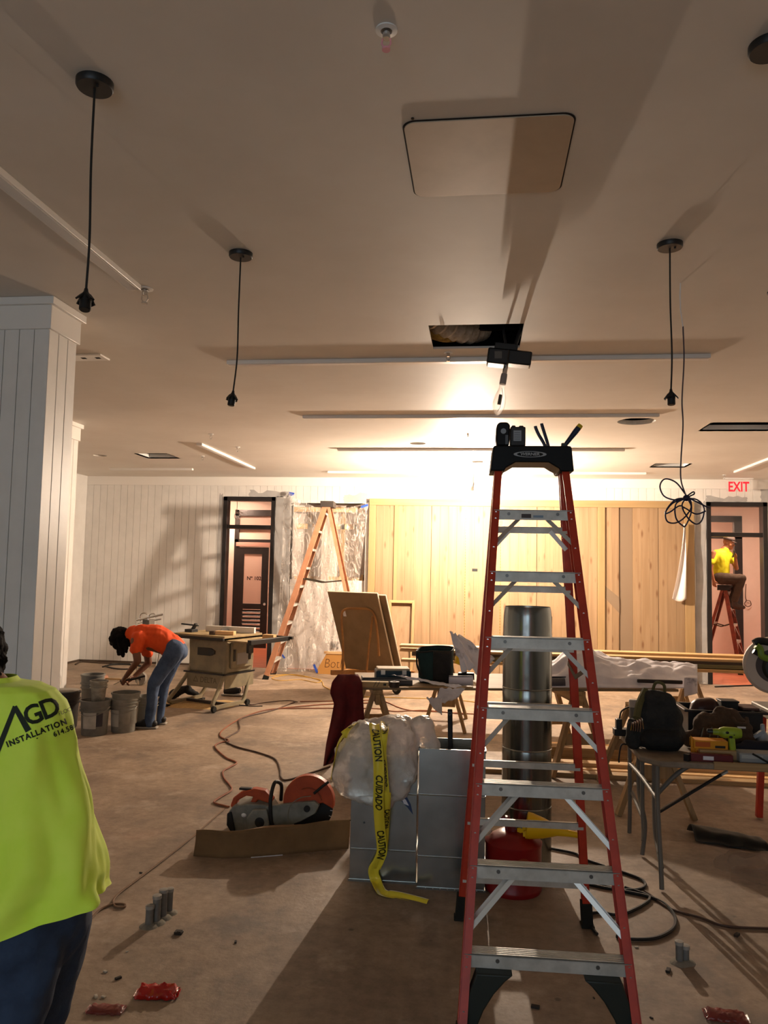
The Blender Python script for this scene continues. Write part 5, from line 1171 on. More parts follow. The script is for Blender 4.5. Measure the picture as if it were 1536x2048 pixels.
MB().box((c.x-.16, c.y-.05, .012), (c.x+.14, c.y+.06, .03)).build('shoe', ALU, t, bevel=.004); MB().lathe([(0, -.14), (.04, -.13), (.05, .0), (.04, .1), (0, .12)], c+V((0, 0, .075)), 16, (1, 0, .05)).build('motor', BLACK_PLASTIC, t); MB().tube(bez([c+V((-.1, 0, .11)), c+V((-.03, 0, .14)), c+V((.06, 0, .1))], 6), .016, 8).build('handle', BLACK_PLASTIC, t)

# tile saw behind the stooping man: chrome rails on a tube stand
c = PY(298, 1236, 11.4); t = thing('tile_saw', 'chrome railed tile saw behind the stooping man', 'tile saw', (c.x, c.y, 0)); q = lambda x, y, d=0: PY(x, y, 11.4+d)
b = MB().tube([q(273, 1240), q(325, 1229)], .016, 8).tube([q(276, 1246, .3), q(322, 1238, .3)], .012, 8); b.build('slide_rail', CHROME, t)
MB().tube(bez([q(280, 1243), q(281, 1229), q(288, 1226), q(295, 1229), q(297, 1240)], 6), .012, 8).build('lift_handle', CHROME, t)
MB().tube(bez([q(297, 1238), q(300, 1229), q(309, 1228), q(311, 1236)], 6), .009, 8).build('motor_handle', CHROME, t)
MB().box(q(284, 1252), q(310, 1238, .2)).build('motor_block', mat('tile_saw_grey', '#6d675f', .5), t, bevel=.01)
MB().box(q(262, 1262, -.1), q(330, 1254, .5)).build('tray', mat('tile_saw_grey', '#6d675f', .5), t, bevel=.01)
for x, d in ((268, -.08), (268, .45), (325, -.08), (325, .45)):
    a = q(x, 1260, d); MB().tube([a, V((a.x+.1*(1 if x < 300 else -1), a.y, .02))], .014, 8).build('leg', CHROME, t)
ww_ = q(283, 1336); ww_.z = .1; MB().lathe([(.03, -.025), (.1, -.025), (.1, .025), (.03, .025)], ww_, 24, (.3, 1, 0)).build('stand_wheel', mat('wheel_grey', '#857d72', .5), t)
tape = bez([G(205, 1335), G(228, 1329), G(262, 1331), G(288, 1336), G(268, 1339), G(235, 1339), G(212, 1333), G(240, 1330), G(275, 1331), G(290, 1338)], 8)
MB().tube([p+V((0, 0, .012)) for p in tape], .012, 6).build('hose_loop', CORD_BLACK, None, label='dark hose looped on the floor at the back left wall', cat='hose')
o = MB().tube([p+V((0, 0, .014)) for p in bez([G(140, 1330)+V((.1, 0, 0)), G(160, 1324)+V((.06, -.05, 0)), G(200, 1327), G(260, 1329)], 6)], .014, 6).build('floor_pipe', mat('rough_shoe', '#4b3d30', .8), None, label='thin dark pipe lying along the far left corner', cat='pipe')
c = G(211, 1361); t = thing('mallet', 'wooden mallet lying on the floor beyond the buckets', 'mallet', (c.x, c.y, 0)); MB().bar(c+V((0, 0, .03)), c+V((.45, -.05, .03)), .03, .025).build('handle', OLD_WOOD_X, t); MB().cyl(c+V((-.04, -.05, .04)), c+V((-.02, .06, .04)), .04, n=12).build('head', mat('mallet_pink', '#a5765e', .6), t)

# ------------------------------------------------------------------ buckets
BK_GREY = mat('bucket_grey', '#77756e', .6, col2='#64625c', scale=7); BK_LIGHT = mat('bucket_dusty', '#8f8b80', .65, col2='#77736a', scale=7); BK_DARK = mat('bucket_dark', '#2f2823', .6)
SLIP = mat('bucket_label', '#bbb7ad', .7, col2='#a5a197', scale=9); MORTAR = mat('mortar', '#8d8678', .95, bump=.5, col2='#7b7467', scale=12)
def bucket(label, c, m, h=.36, r=.145, slip=None, fill=None, rz=0, handle=True):
    t = thing('bucket', label, 'bucket', c, rz, None)
    MB().lathe([(0, .003), (r-.022, .0), (r-.018, .01), (r-.006, h*.68), (r+.008, h*.69), (r+.008, h*.715), (r-.004, h*.72), (r-.002, h*.78), (r+.01, h*.79), (r+.01, h*.815), (r, h*.82), (r+.002, h-.02), (r+.012, h-.018), (r+.012, h), (r-.004, h), (r-.008, h*.7), (r-.024, .012), (0, .012)], (0, 0, 0), 40).build('pail', m, t, False)
    if fill: MB().lathe([(0, h*fill+.01), (r*.5, h*fill+.012), (r-.012, h*fill)], (0, 0, 0), 28).build('contents', MORTAR, t, False)
    if slip:
        a0, a1, z0, z1 = slip
        MB().grid(lambda u, v: V((math.cos(a0+(a1-a0)*u)*(r-.0155+.012*(z0+(z1-z0)*v)/h/.68+.0045), math.sin(a0+(a1-a0)*u)*(r-.0155+.012*(z0+(z1-z0)*v)/h/.68+.0045), z0+(z1-z0)*v)), 12, 2).build('label_slip', SLIP, t, False)
        if a1-a0 > .9:
            am = a1-.0; MB().grid(lambda u, v: V((math.cos(am+.5*u)*(r-.008+.002*v), math.sin(am+.5*u)*(r-.008+.002*v), z0+.02+(z1-z0-.03)*v)), 8, 2).build('label_print', mat('label_dark_print', '#2c2a33', .6), t, False)
    if handle:
        pts = [(math.cos(a)*(r+.012), math.sin(a)*(r+.012)*.5-.085*math.sin(a-math.pi) if 0 else -abs(math.sin(a))*(r+.01), h*.79-.075*abs(math.sin(a))) for a in [math.pi*k/14 for k in range(15)]]
        MB().tube(pts, .003, 6).build('bail_handle', mat('bail_wire', '#8a857c', .4, .7), t, False)
    return t
B1 = G(188, 1468); B2 = G(246, 1462)
bucket('dark grey bucket with label, topped by a dusty mixing pail', B1, BK_GREY, .37, .15, (-2.0, -1.0, .08, .25), .86)
bucket('dusty grey bucket with torn label, next to the stooping man', B2, BK_LIGHT, .36, .145, (-2.3, -1.5, .07, .25))
bucket('dusty metal mixing pail standing in the dark grey bucket', B1+V((.03, .0, .325)), mat('pail_silver', '#aaa597', .45, .3, col2='#6f6a60', scale=8), .25, .085, handle=False)
bucket('empty bucket nested in the dusty grey bucket', B2+V((.012, .01, .085)), BK_LIGHT, .34, .146, handle=False)
bucket('dark round tub behind the neon shirt', G(128, 1455)+V((-.02, 0, 0)), BK_DARK, .40, .17, None, None, 0, False)
bucket('grey bucket behind the pails, stacked with a light rim', G(172, 1440)+V((0, .12, 0)), BK_GREY, .52, .13, None, None, 0, False)
bucket('pale bucket half hidden behind the dusty grey one', B2+V((.10, .36, 0)), mat('bucket_pale', '#9d978b', .6), .33, .14, None, None, 0, False)
c = G(128, 1455)+V((-.02, 0, .402)); t = thing('tub_lid', 'pale mortar board lid on the dark tub', 'lid', c); MB().lathe([(0, 0), (.16, 0), (.165, .012), (.1, .02), (0, .02)], (0, 0, 0), 28).build('lid', mat('lid_grey', '#8b857b', .7), t, False)
c = G(118, 1455)+V((-.06, .02, .424)); t = thing('water_bottle', 'clear bottle with red cap standing on the tub by the column', 'bottle', c)
MB().lathe([(0, 0), (.032, 0), (.034, .01), (.034, .13), (.028, .16), (.013, .185), (.013, .2), (0, .2)], (0, 0, 0), 20).build('bottle', mat('bottle_clear', '#e8e2dc', .1, trans=.7), t, False); MB().cyl((0, 0, .198), (0, 0, .222), .016, n=16).build('cap', mat('cap_red', '#9c241c', .5), t, False)

# ------------------------------------------------------------------ folding table and its load
FZ = .74
fx0, fy0, fx1, fy1 = .985, 4.84, 2.9, 5.88
ft = thing('folding_table', 'dusty folding table at the right edge loaded with tool bags', 'table', ((fx0+fx1)/2, (fy0+fy1)/2, 0))
TOPM = mat('folding_top', '#8d7f6c', .7, col2='#6e6253', scale=7)
flat([(fx0, fy0+.12), (fx0+.10, fy0), (fx1, fy0), (fx1, fy1), (fx0+.1, fy1), (fx0, fy1-.1)], FZ-.035, FZ).build('top', TOPM, ft, bevel=.008)
LEGM = mat('leg_tube_grey', '#6b675f', .6, .15)
def ltube(pts, nm='leg'): return MB().tube(bez(pts, 5), .014, 10).build(nm, LEGM, ft)
x = 1.08
ltube([(x, 4.92, FZ-.04), (x, 4.91, .45), (x, 4.84, .14), (x, 4.82, .012)]); ltube([(x, 5.78, FZ-.04), (x, 5.78, .45), (x, 5.78, .2), (x, 5.80, .012)])
ltube([(x+.03, 5.14, FZ-.04), (x+.03, 5.14, .3), (x+.02, 5.0, .18), (x+.01, 4.86, .12)]); ltube([(x+.03, 5.62, FZ-.04), (x+.03, 5.62, .36), (x+.03, 5.42, .20), (x, 5.37, .012)])
ltube([(x+.01, 5.05, FZ-.04), (x+.01, 5.04, .4), (x+.005, 4.98, .25), (x, 4.87, .2)]); ltube([(x+.02, 5.45, FZ-.04), (x+.02, 5.45, .3), (x+.02, 5.42, .16), (x+.01, 5.38, .1)])
ltube([(x+.015, 5.78, .30), (x+.02, 5.62, .26), (x+.03, 5.42, .2)], 'leg_brace'); ltube([(x, 4.91, .5), (x+.01, 5.4, .5), (x, 5.78, .5)], 'leg_brace')
ltube([(x+.03, 5.14, .45), (x+.18, 5.16, .6), (x+.34, 5.16, FZ-.04)], 'fold_brace')
MB().bar((x+.02, 5.0, .40), (x+.40, 4.9, FZ-.05), .028, .01, (0, 1, 0)).build('slide_brace', mat('brace_white', '#a9a398', .5), ft); MB().bar((x+.02, 4.985, .40), (x+.36, 4.885, FZ-.07), .016, .012, (0, 1, 0)).build('slide_brace', BLACK_PLASTIC, ft)
for y in (4.95, 5.85): ltube([(2.75, y, FZ-.04), (2.75, y, .3), (2.75, y, .012)])
ft2 = MB().box((fx0+.40, fy0-.004, FZ-.03), (fx1, fy0+.016, FZ+.012)).build('edge_board', OLD_WOOD_X, ft, bevel=.003)
def onF(px, yl): d = ray(px, 1500); y = fy0+yl; return V((d.x/d.y*y, y, FZ))
def at(px, py, yl): return PY(px, py, fy0+yl)
# caulk tube
p = onF(1268, .62); t = thing('caulk_tube', 'grey caulk tube with pale top standing on the folding table', 'caulk tube', p)
MB().lathe([(0, 0), (.03, 0), (.03, .21), (0, .21)], (0, 0, .0), 20).build('barrel', mat('tube_grey', '#67635c', .5), t, False); MB().lathe([(0, .21), (.032, .21), (.032, .255), (.028, .26), (0, .26)], (0, 0, 0), 20).build('cap', mat('tube_pale', '#b5ab9f', .5), t, False)
# tool backpack
p = onF(1318, .28); t = thing('tool_backpack', 'large dark grey tool backpack at the folding table corner', 'tool bag', p)
BPK = mat('backpack_grey', '#2b2a27', .85, col2='#1d1c1a', scale=12, bump=.4)
organic('body', [(p+V((-.08, .06, .09)), .08, p+V((.10, .06, .09)), .08), (p+V((-.06, .07, .2)), .085, p+V((.08, .07, .2)), .085), (p+V((-.02, .08, .30)), .07, p+V((.06, .08, .29)), .065)], BPK, t, .012, 5, crumple(.012))
organic('front_pocket', [(p+V((-.06, -.01, .075)), .06, p+V((.09, -.01, .075)), .06), (p+V((-.06, -.0, .03)), .03, p+V((.10, -.0, .03)), .03)], BAG_BLACK, t, .01, 4, crumple(.006))
organic('side_pocket', [(p+V((-.15, .04, .05)), .045, p+V((-.15, .05, .15)), .04)], BPK, t, .01, 3, crumple(.02))
MB().tube(bez([p+V((-.02, .1, .34)), p+V((.0, .08, .41)), p+V((.05, .08, .40)), p+V((.06, .1, .33))], 6), .010, 8).build('grab_handle', mat('bag_olive', '#57512c', .8), t)
MB().tube(bez([p+V((-.06, .1, .36)), p+V((-.11, .04, .28)), p+V((-.14, -.02, .2))], 6), .024, 8).build('shoulder_strap', mat('bag_olive', '#57512c', .8), t)
b = MB()
for k in range(5): b.tube(bez([p+V((-.17+.012*k, -.0-.01*k, .12)), p+V((-.165+.012*k, -.012-.01*k, .17+.01*k)), p+V((-.15+.012*k, -.0-.01*k, .14))], 4), .004, 6)
b.build('key_rings', CHROME, t)
MB().box(p+V((-.07, -.078, .145)), p+V((.10, -.07, .15))).build('zip_line', BAG_BLACK, t)
# brown canvas bag
p = onF(1432, .42)+V((0, 0, .014)); t = thing('canvas_bag', 'brown canvas tool bag slumped on the folding table', 'tool bag', p)
CANV = mat('brown_canvas', '#4a3523', .9, col2='#3b2a1b', scale=14, bump=.4)
organic('body', [(p+V((-.16, .0, .05)), .055, p+V((.16, .0, .06)), .06), (p+V((-.06, .02, .13)), .08, p+V((.14, .02, .12)), .08), (p+V((.04, .04, .2)), .05, p+V((.12, .04, .18)), .05)], CANV, t, .012, 5, crumple(.02))
MB().tube(bez([p+V((.08, -.07, .2)), p+V((.10, -.1, .17)), p+V((.16, -.09, .17)), p+V((.17, -.06, .2))], 6), .012, 8).build('handle', CANV, t)
MB().box(p+V((.11, -.075, .135)), p+V((.16, -.066, .145))).build('tag', PAPER, t)
b = MB()
for k in range(4): b.bar(p+V((-.12+.05*k, -.07, .04)), p+V((-.09+.05*k, -.05, .13)), .02, .008)
b.build('hanging_tools', mat('tool_steel', '#5c5751', .4, .9), t)
# black tote with odds and ends
Yt = .78; p = onF(1440, Yt); t = thing('storage_tote', 'black plastic tote full of tools behind the brown bag', 'tote', p)
MB().box((-.24, -.13, 0), (-.232, .15, .2)).box((.232, -.13, 0), (.24, .15, .2)).box((-.24, -.13, 0), (.24, -.122, .2)).box((-.24, .142, 0), (.24, .15, .2)).box((-.24, -.13, 0), (.24, .15, .01)).build('shell', BLACK_PLASTIC, t, False, bevel=.004); MB().box((-.27, -.15, .19), (-.235, .17, .205)).box((.235, -.15, .19), (.27, .17, .205)).box((-.27, -.155, .19), (.27, -.125, .205)).box((-.27, .145, .19), (.27, .175, .205)).build('rim', BLACK_PLASTIC, t, False, bevel=.003)
def blob(name, label, cat, p, segs, m, vox=.01): 
    t = organic(name, [(p+V(a), r, p+V(b), s) for a, r, b, s in segs], m, None, vox, 4, crumple(.004), label=label, cat=cat); return t
blob('hard_hat', 'dark red hard hat in the black tote', 'helmet', p, [((-.12, 0, .19), .075, (-.07, 0, .2), .07), ((-.17, -.02, .17), .04, (-.04, -.02, .16), .035)], mat('dark_red_shell', '#34120e', .35))
simple('tool_box', 'black box standing in the storage tote', 'box', [('shell', (tuple(p+V((.0, -.05, .012))), tuple(p+V((.11, .06, .25)))), BLACK_PLASTIC, .006), ('lid', (tuple(p+V((-.005, -.055, .245))), tuple(p+V((.115, .065, .258)))), BLACK_PLASTIC, .003)])
simple('notebook', 'brown covered box lying on the tote rim', 'box', [('cover', (tuple(p+V((.12, -.10, .207))), tuple(p+V((.23, .08, .222)))), mat('brown_cover', '#4b2b20', .6), .004), ('pages', (tuple(p+V((.122, -.095, .211))), tuple(p+V((.234, .075, .218)))), PAPER, 0)])
# drill, boxes, level, charger, odds
p = onF(1459, .16); t = thing('cordless_drill', 'lime green cordless drill standing on the folding table', 'drill', p)
LIME = mat('lime_green', '#93a92a', .45, col2='#7b8f20', scale=9)
MB().lathe([(0, -.07), (.026, -.068), (.034, -.04), (.034, .03), (.028, .05), (.02, .06), (.018, .095), (0, .1)], (.0, 0, .155), 20, (-.95, .1, 0)).build('motor_housing', LIME, t, False); MB().bar((.01, 0, .15), (.018, 0, .045), .036, .034, (1, 0, 0)).build('grip', LIME, t, False, bevel=.008); MB().box((-.025, -.03, .0), (.06, .03, .045)).build('battery', mat('lime_dark', '#3a3f1a', .5), t, False, bevel=.006)
MB().lathe([(.0, .0), (.019, 0), (.016, .04), (0, .045)], (-.085, .01, .155), 14, (-1, .1, 0)).build('chuck', BLACK_PLASTIC, t, False); b = MB()
for a, z in ((-.02, .16), (.02, .15), (.0, .135)): b.ball((a, -.031, z), (.011, .005, .008), 10, 6)
b.build('dark_trim', BLACK_PLASTIC, t, False)
AMB = mat('carton_amber', '#d08a0e', .6); 
def ybox(label, px, yl, z, L, w_, h, rz=0):
    p = onF(px, yl)+V((0, 0, z)); t = thing('screw_box', label, 'box', p, rz, 'yellow boxes on the folding table'); MB().box((-L/2, -w_/2, 0), (L/2, w_/2, h)).build('carton', AMB, t, False, bevel=.002)
    MB().box((L*.12, -w_/2-.001, h*.15), (L*.42, -w_/2, h*.45)).build('print', INK, t, False); MB().box((-L*.46, -w_/2-.001, h*.25), (-L*.02, -w_/2, h*.85)).build('print', mat('print_orange', '#b5560f', .6), t, False)
ybox('lower yellow box with dark print beside the backpack', 1412, .2, 0, .15, .1, .052); ybox('upper yellow box stacked on the lower one', 1417, .2, .0525, .2, .1, .05, .02)
p = onF(1382, .17); t = thing('folder', 'yellow card wedge leaning beside the backpack', 'card', p); MB().prism([(0, 0), (.085, 0), (.075, .045), (.0, .125)], .01).build('card', AMB, t, False)
p = onF(1415, .06); t = thing('level_tool', 'dark red spirit level along the front of the folding table', 'level', p, math.radians(-2))
MB().box((-.1, -.02, 0), (.14, .02, .045)).build('beam', mat('level_red', '#5c1014', .5), t, False, bevel=.004); MB().box((-.03, -.021, .012), (.03, -.019, .034)).build('vial', PAPER, t, False); MB().bar((-.13, -.03, .02), (-.09, .02, .02), .03, .04).build('end_cap', BLACK_PLASTIC, t, False)
p = onF(1425, .10); simple('wood_offcut', 'pale wood strip behind the red level', 'wood strip', [('strip', (tuple(p+V((-.07, .01, 0))), tuple(p+V((.2, .05, .055)))), OLD_WOOD_X, .003), ('end_grain', (tuple(p+V((.2, .012, .002))), tuple(p+V((.203, .048, .053)))), OLD_WOOD_Z, 0)])
p = onF(1515, .08); t = thing('battery_charger', 'grey battery charger with cord at the right edge', 'charger', p); MB().box((-.11, -.03, 0), (.14, .09, .06)).build('body', mat('charger_grey', '#8b8d8c', .5), t, False, bevel=.01); MB().tube(bez([(-.04, -.035, .06), (-.01, -.04, .045), (.06, -.05, .01), (.13, -.04, .005)], 6), .006, 8).build('cord', CORD_BLACK, t, False); MB().box((-.1, -.032, .03), (.02, -.029, .05)).build('plate', mat('charger_plate', '#a9a9a4', .4), t, False)
p = onF(1526, .40); t = thing('glue_bottle', 'pale grey applicator bottle at the right edge of the table', 'bottle', p); MB().lathe([(0, 0), (.035, 0), (.035, .1), (.015, .13), (.012, .17), (0, .175)], (0, 0, 0), 18).build('bottle', mat('bottle_grey', '#8d9297', .4), t, False); MB().bar((-.06, -.01, .09), (.0, -.01, .13), .03, .02).build('trigger', mat('bottle_grey', '#8d9297', .4), t, False)
p = onF(1495, .24); blob('dark_cloth', 'dark blue-black cloth bundle right of the lime drill', 'cloth', p, [((-.04, 0, .04), .04, (.12, 0, .05), .05), ((.0, .02, .07), .03, (.2, 0, .04), .04)], mat('navy_cloth', '#14151f', .9))
p = onF(1245, .72); t = thing('plug_adapter', 'black plug and cord on the left edge of the folding table', 'plug', p); MB().box((-.06, -.04, 0), (.06, .04, .045)).box((-.045, -.03, .04), (-.005, .03, .11)).build('body', BLACK_PLASTIC, t, False, bevel=.005)
MB().tube(bez([(-.02, 0, .11), (.0, .02, .16), (.06, .03, .19), (.12, .0, .2)], 6), .006, 8).build('cord', CORD_BLACK, t, False)
a = at(1262, 1478, .36); MB().tube(bez([onF(1275, .36)+V((0, 0, .01)), onF(1258, .36)+V((0, 0, .012)), at(1243, 1490, .34), at(1238, 1515, .34), at(1238, 1525, .34)], 6), .005, 8).build('dangling_cord', CORD_BLACK, None, label='black cord with plug dangling off the folding table corner', cat='cord')

# miter saw at the right edge, red stand leg below
Ym = 6.05; c = PY(1548, 1331, Ym); t = thing('miter_saw', 'lime green miter saw with pale round guard at the right edge', 'miter saw', (c.x, c.y, 0)); q = lambda x, y, d=0: PY(x, y, Ym+d)
PALE = mat('guard_pale', '#b9a999', .5)
b = MB().lathe([(.125, -.03), (.19, -.035), (.21, -.02), (.21, .02), (.19, .03)], c, 40, (.25, 1, .1), 1, 1); b.build('blade_guard', PALE, t)
MB().lathe([(0, -.024), (.19, -.028)], c, 40, (.25, 1, .1)).build('saw_blade', mat('blade_dark', '#4b3e38', .5, .3), t); MB().lathe([(0, -.07), (.09, -.06), (.115, -.028)], c+V((.03, 0, -.01)), 28, (.25, 1, .1)).build('motor_boss', mat('saw_green_black', '#1d221b', .5), t)
LIME2 = mat('saw_lime', '#6e8a22', .45)
MB().tube(bez([q(1512, 1291, -.08), q(1520, 1298, -.08), q(1524, 1312, -.08), q(1540, 1318, -.08), q(1560, 1318, -.08)], 6), .024, 10).build('arm', LIME2, t); MB().tube(bez([q(1508, 1287, -.06), q(1520, 1282, -.06), q(1545, 1286, -.04), q(1560, 1292, -.04)], 6), .028, 10).build('handle', BLACK_PLASTIC, t); MB().tube([q(1507, 1302, -.06), q(1518, 1308, -.06)], .02, 10).build('trigger', BLACK_PLASTIC, t)
MB().box((c.x-.05, c.y-.15, .80), (c.x+.5, c.y+.35, .88)).cyl((c.x+.3, c.y+.2, .88), (c.x+.25, c.y+.1, 1.15), .04).build('base', mat('saw_base_grey', '#77736d', .5, .5), t, bevel=.01)
l0, l1 = PY(1533, 1565, 5.95), PY(1533, 1692, 5.95)
MB().bar((c.x+.02, c.y-.1, .8), (c.x-.02, c.y-.1, .012), .045, .045).build('stand_leg', FIBRE_RED, t, bevel=.004); MB().bar((c.x+.45, c.y-.1, .8), (c.x+.5, c.y-.1, .012), .045, .045).build('stand_leg', FIBRE_RED, t, bevel=.004); MB().bar((c.x+.02, c.y+.3, .8), (c.x-.02, c.y+.3, .012), .045, .045).build('stand_leg', FIBRE_RED, t, bevel=.004); MB().bar((c.x+.45, c.y+.3, .8), (c.x+.5, c.y+.3, .012), .045, .045).build('stand_leg', FIBRE_RED, t, bevel=.004)

# ------------------------------------------------------------------ floor litter, stubs, cords
def bent(u, v):
    a, b_ = G(1378, 1668), G(1520, 1690); d = b_-a; return a+d*u+V((.05*u*(v-.5), -.24*(v-.25)-.0, .012+.07*math.sin(math.pi*min(1, v*1.1))*(1-.3*u)+.012*noise.noise(V((u*5, v*5, 1)))))
cloth('bent_panel', 'bent dark sheet metal panel lying on the floor at the right', 'metal sheet', bent, 20, 12, mat('dark_sheet', '#2c302d', .45, .3, col2='#23211e', scale=7), .004)
pw = G(1490, 1755); organic('film_heap', [(pw+V((-.12, .1, .05)), .05, pw+V((.25, .05, .08)), .07), (pw+V((-.06, -.06, .03)), .04, pw+V((.2, -.12, .04)), .05), (pw+V((0, .16, .04)), .04, pw+V((.22, .2, .05)), .05)], mat('thin_film', '#d8cdc2', .2, trans=.92, ior=1.05, alpha=.4, bump=.7, bscale=14, col2='#cfc4b9'), None, .014, 3, crumple(.03), label='heap of clear plastic film on the floor at the right edge', cat='plastic film')
def stub(label, c, h, r=.021, group='grey conduit stubs'):
    t = thing('conduit_stub', label, 'conduit', c, 0, group); lean = random.uniform(-.01, .01)
    MB().lathe([(r, 0), (r, h), (r-.004, h), (r-.004, h-.05), (0, h-.05)], (0, 0, 0), 20, (lean, .01, 1)).build('pipe', mat('conduit_grey', '#77746f', .7, col2='#5f5c57', scale=12), t, False); MB().lathe([(r+.003, h-.012), (r+.003, h+.004), (r-.006, h+.006), (0, h+.006)], (lean*h, .01*h, 0), 20).build('taped_end', mat('taped_end', '#9a958c', .8), t, False)
    MB().lathe([(r+.03, 0), (r+.012, .012), (r, .014)], (0, 0, 0), 14).build('grout_collar', MORTAR, t, False)
for (px, py, pt, l) in ((298, 1852, 1812, 'shortest and nearest of the four grey conduit stubs'), (312, 1846, 1792, 'second grey conduit stub from the front of the row'), (325, 1836, 1780, 'third grey conduit stub in the row of four'), (338, 1826, 1778, 'thin last conduit stub at the back of the row')):
    c = G(px, py); h = PY(px, pt, c.y).z; stub(l, c, h, .02 if px != 338 else .017)
for (px, py, pt, l) in ((1359, 1926, 1884, 'left of the two conduit stubs near the ladder foot'), (1371, 1924, 1892, 'right of the two conduit stubs near the ladder foot')):
    c = G(px, py); h = PY(px, pt, c.y).z; stub(l, c, h, .017)
REDFILM = mat('red_wrapper', '#d0231a', .18, trans=.15, bump=.9, bscale=18, coat=.5, col2='#b71812', scale=9); REDFILM2 = mat('red_wrapper_pale', '#a5443c', .25, trans=.4, bump=.6, bscale=18, alpha=.7, col2='#8f3a33', scale=9)
def wrap(label, px, py, L, w_, h, rz, m):
    c = G(px, py); t = thing('plastic_wrapper', label, 'wrapper', c, rz)
    fnw = lambda u, v: V(((u-.5)*L+.01*noise.noise(V((u*6, v*6, 2))), (v-.5)*w_+.012*noise.noise(V((u*7, v*4, 5))), .004+h*(math.sin(math.pi*v)**.6)*(.75+.35*abs(noise.noise(V((u*6, v*6, px)))))*(1 if .06 < u < .94 else .4)))
    MB().grid(fnw, 22, 14).build('film', m, t, False, solid=.002, smooth=25); MB().bar((-L*.5, -.0, .006), (-L*.56, 0, .01), w_*.7, .003, (0, 1, 0)).bar((L*.5, 0, .006), (L*.56, 0, .01), w_*.7, .003, (0, 1, 0)).build('crimped_end', m, t, False)
wrap('shiny red plastic wrapper on the floor near the neon worker', 315, 1990, .17, .09, .045, .15, REDFILM); wrap('flat pale red wrapper left of the shiny one', 212, 2022, .14, .07, .02, .1, REDFILM2); wrap('red wrapper at the bottom right of the floor', 1452, 2036, .16, .09, .03, -.1, REDFILM2)
def fcord(name, label, pts, r, m, z=None, n=8, cat='cord', **k):
    return MB().tube([p+V((0, 0, r+.001)) for p in bez([G(*p) for p in pts], n)], r, 6).build(name, m, None, label=label, cat=cat, **k)
fcord('extension_lead', 'orange extension cord snaking from the table saw toward the front', [(745, 1407), (650, 1410), (560, 1418), (520, 1424), (478, 1440), (445, 1462), (441, 1475), (458, 1483), (440, 1487), (430, 1496), (452, 1517), (473, 1527), (458, 1537), (446, 1545), (448, 1558), (460, 1573), (462, 1583), (440, 1597), (428, 1607), (450, 1614), (458, 1616)], .008, CORD_ORANGE)
fcord('extension_lead', 'dark cord winding beside the orange one toward the cut-off saw', [(590, 1405), (545, 1422), (495, 1434), (478, 1443), (478, 1462), (450, 1480), (470, 1494), (520, 1508), (550, 1520), (560, 1540), (562, 1556), (575, 1562), (620, 1548), (660, 1535)], .008, CORD_BROWN)
fcord('extension_cable', 'brown cord from the table saw to the plug on the floor', [(487, 1350), (486, 1385), (488, 1398), (500, 1410), (530, 1406), (575, 1402), (595, 1405)], .006, CORD_BROWN)
fcord('extension_cable', 'orange cord crossing the floor behind the plywood table', [(600, 1404), (700, 1403), (760, 1402), (800, 1417), (830, 1423), (880, 1425), (960, 1430), (1100, 1437)], .007, CORD_ORANGE)
fcord('extension_cable', 'second orange cord crossing the floor under the plywood table', [(560, 1418), (740, 1418), (790, 1424), (850, 1422), (930, 1430)], .007, CORD_ORANGE)
fcord('thin_cord', 'yellow cord looped at the foot of the orange ladder', [(540, 1352), (570, 1350), (600, 1353), (640, 1360), (634, 1366), (600, 1360), (560, 1362), (545, 1356), (590, 1350), (640, 1362), (650, 1375), (700, 1392), (780, 1396), (900, 1400), (1000, 1412)], .006, CORD_YELLOW)
fcord('extension_cable', 'black cord with plug end by the table saw caster', [(478, 1411), (500, 1413), (525, 1413)], .006, CORD_BLACK)
fcord('floor_cable', 'tan cable running to the front with a small loop', [(448, 1620), (420, 1645), (390, 1672), (340, 1712), (290, 1750), (250, 1780), (232, 1795), (226, 1806), (232, 1816), (248, 1817), (250, 1812), (238, 1810), (222, 1812), (200, 1822), (184, 1838), (172, 1852)], .006, mat('tan_cable', '#77583c', .6))
fcord('black_hose', 'black cable looped on the floor behind the ladder foot', [(1102, 1700), (1150, 1710), (1170, 1722), (1240, 1746), (1282, 1762), (1290, 1775), (1272, 1783), (1230, 1782), (1180, 1772), (1160, 1762)], .009, CORD_BLACK)
fcord('black_hose', 'big black cable loop on the floor right of the ladder', [(1194, 1872), (1180, 1856), (1170, 1845), (1172, 1834), (1200, 1828), (1245, 1832), (1300, 1800), (1250, 1778)], .009, CORD_BLACK)
fcord('black_hose', 'black cable arc passing the right ladder foot', [(1232, 1876), (1262, 1882), (1310, 1880), (1345, 1862), (1350, 1838), (1330, 1812), (1295, 1796), (1250, 1786), (1180, 1768)], .009, CORD_BLACK)
fcord('brown_cable', 'dark reddish cable running right across the floor', [(1290, 1785), (1340, 1820), (1400, 1838), (1450, 1855), (1536, 1860), (1600, 1862)], .007, CORD_BROWN)
fcord('floor_cables', 'dark cords on the floor in front of the right door', [(1430, 1375), (1480, 1373), (1530, 1372), (1580, 1374)], .012, CORD_BLACK)
rnd = random.Random(3)
for k in range(26):
    px, py = rnd.uniform(150, 1500), rnd.uniform(1700, 2040); c = G(px, py); s_ = rnd.uniform(.006, .02)
    if 930 < px < 1000 or 690 < px < 960: continue
    bm_ = MB(); bm_.cbox((c.x, c.y, s_*.3), (s_*2, s_, s_*.6), Matrix.Rotation(rnd.uniform(0, 3), 3, 'Z')); o = bm_.build('floor_chip', [mat('chip_dark', '#2e251e', .8), mat('chip_pale', '#b5aa9a', .8)][k % 2], None, bevel=s_*.1, label=['dark debris chip scattered on the concrete floor', 'pale debris chip scattered on the concrete floor'][k % 2], cat='debris', group=['dark floor chips', 'pale floor chips'][k % 2])
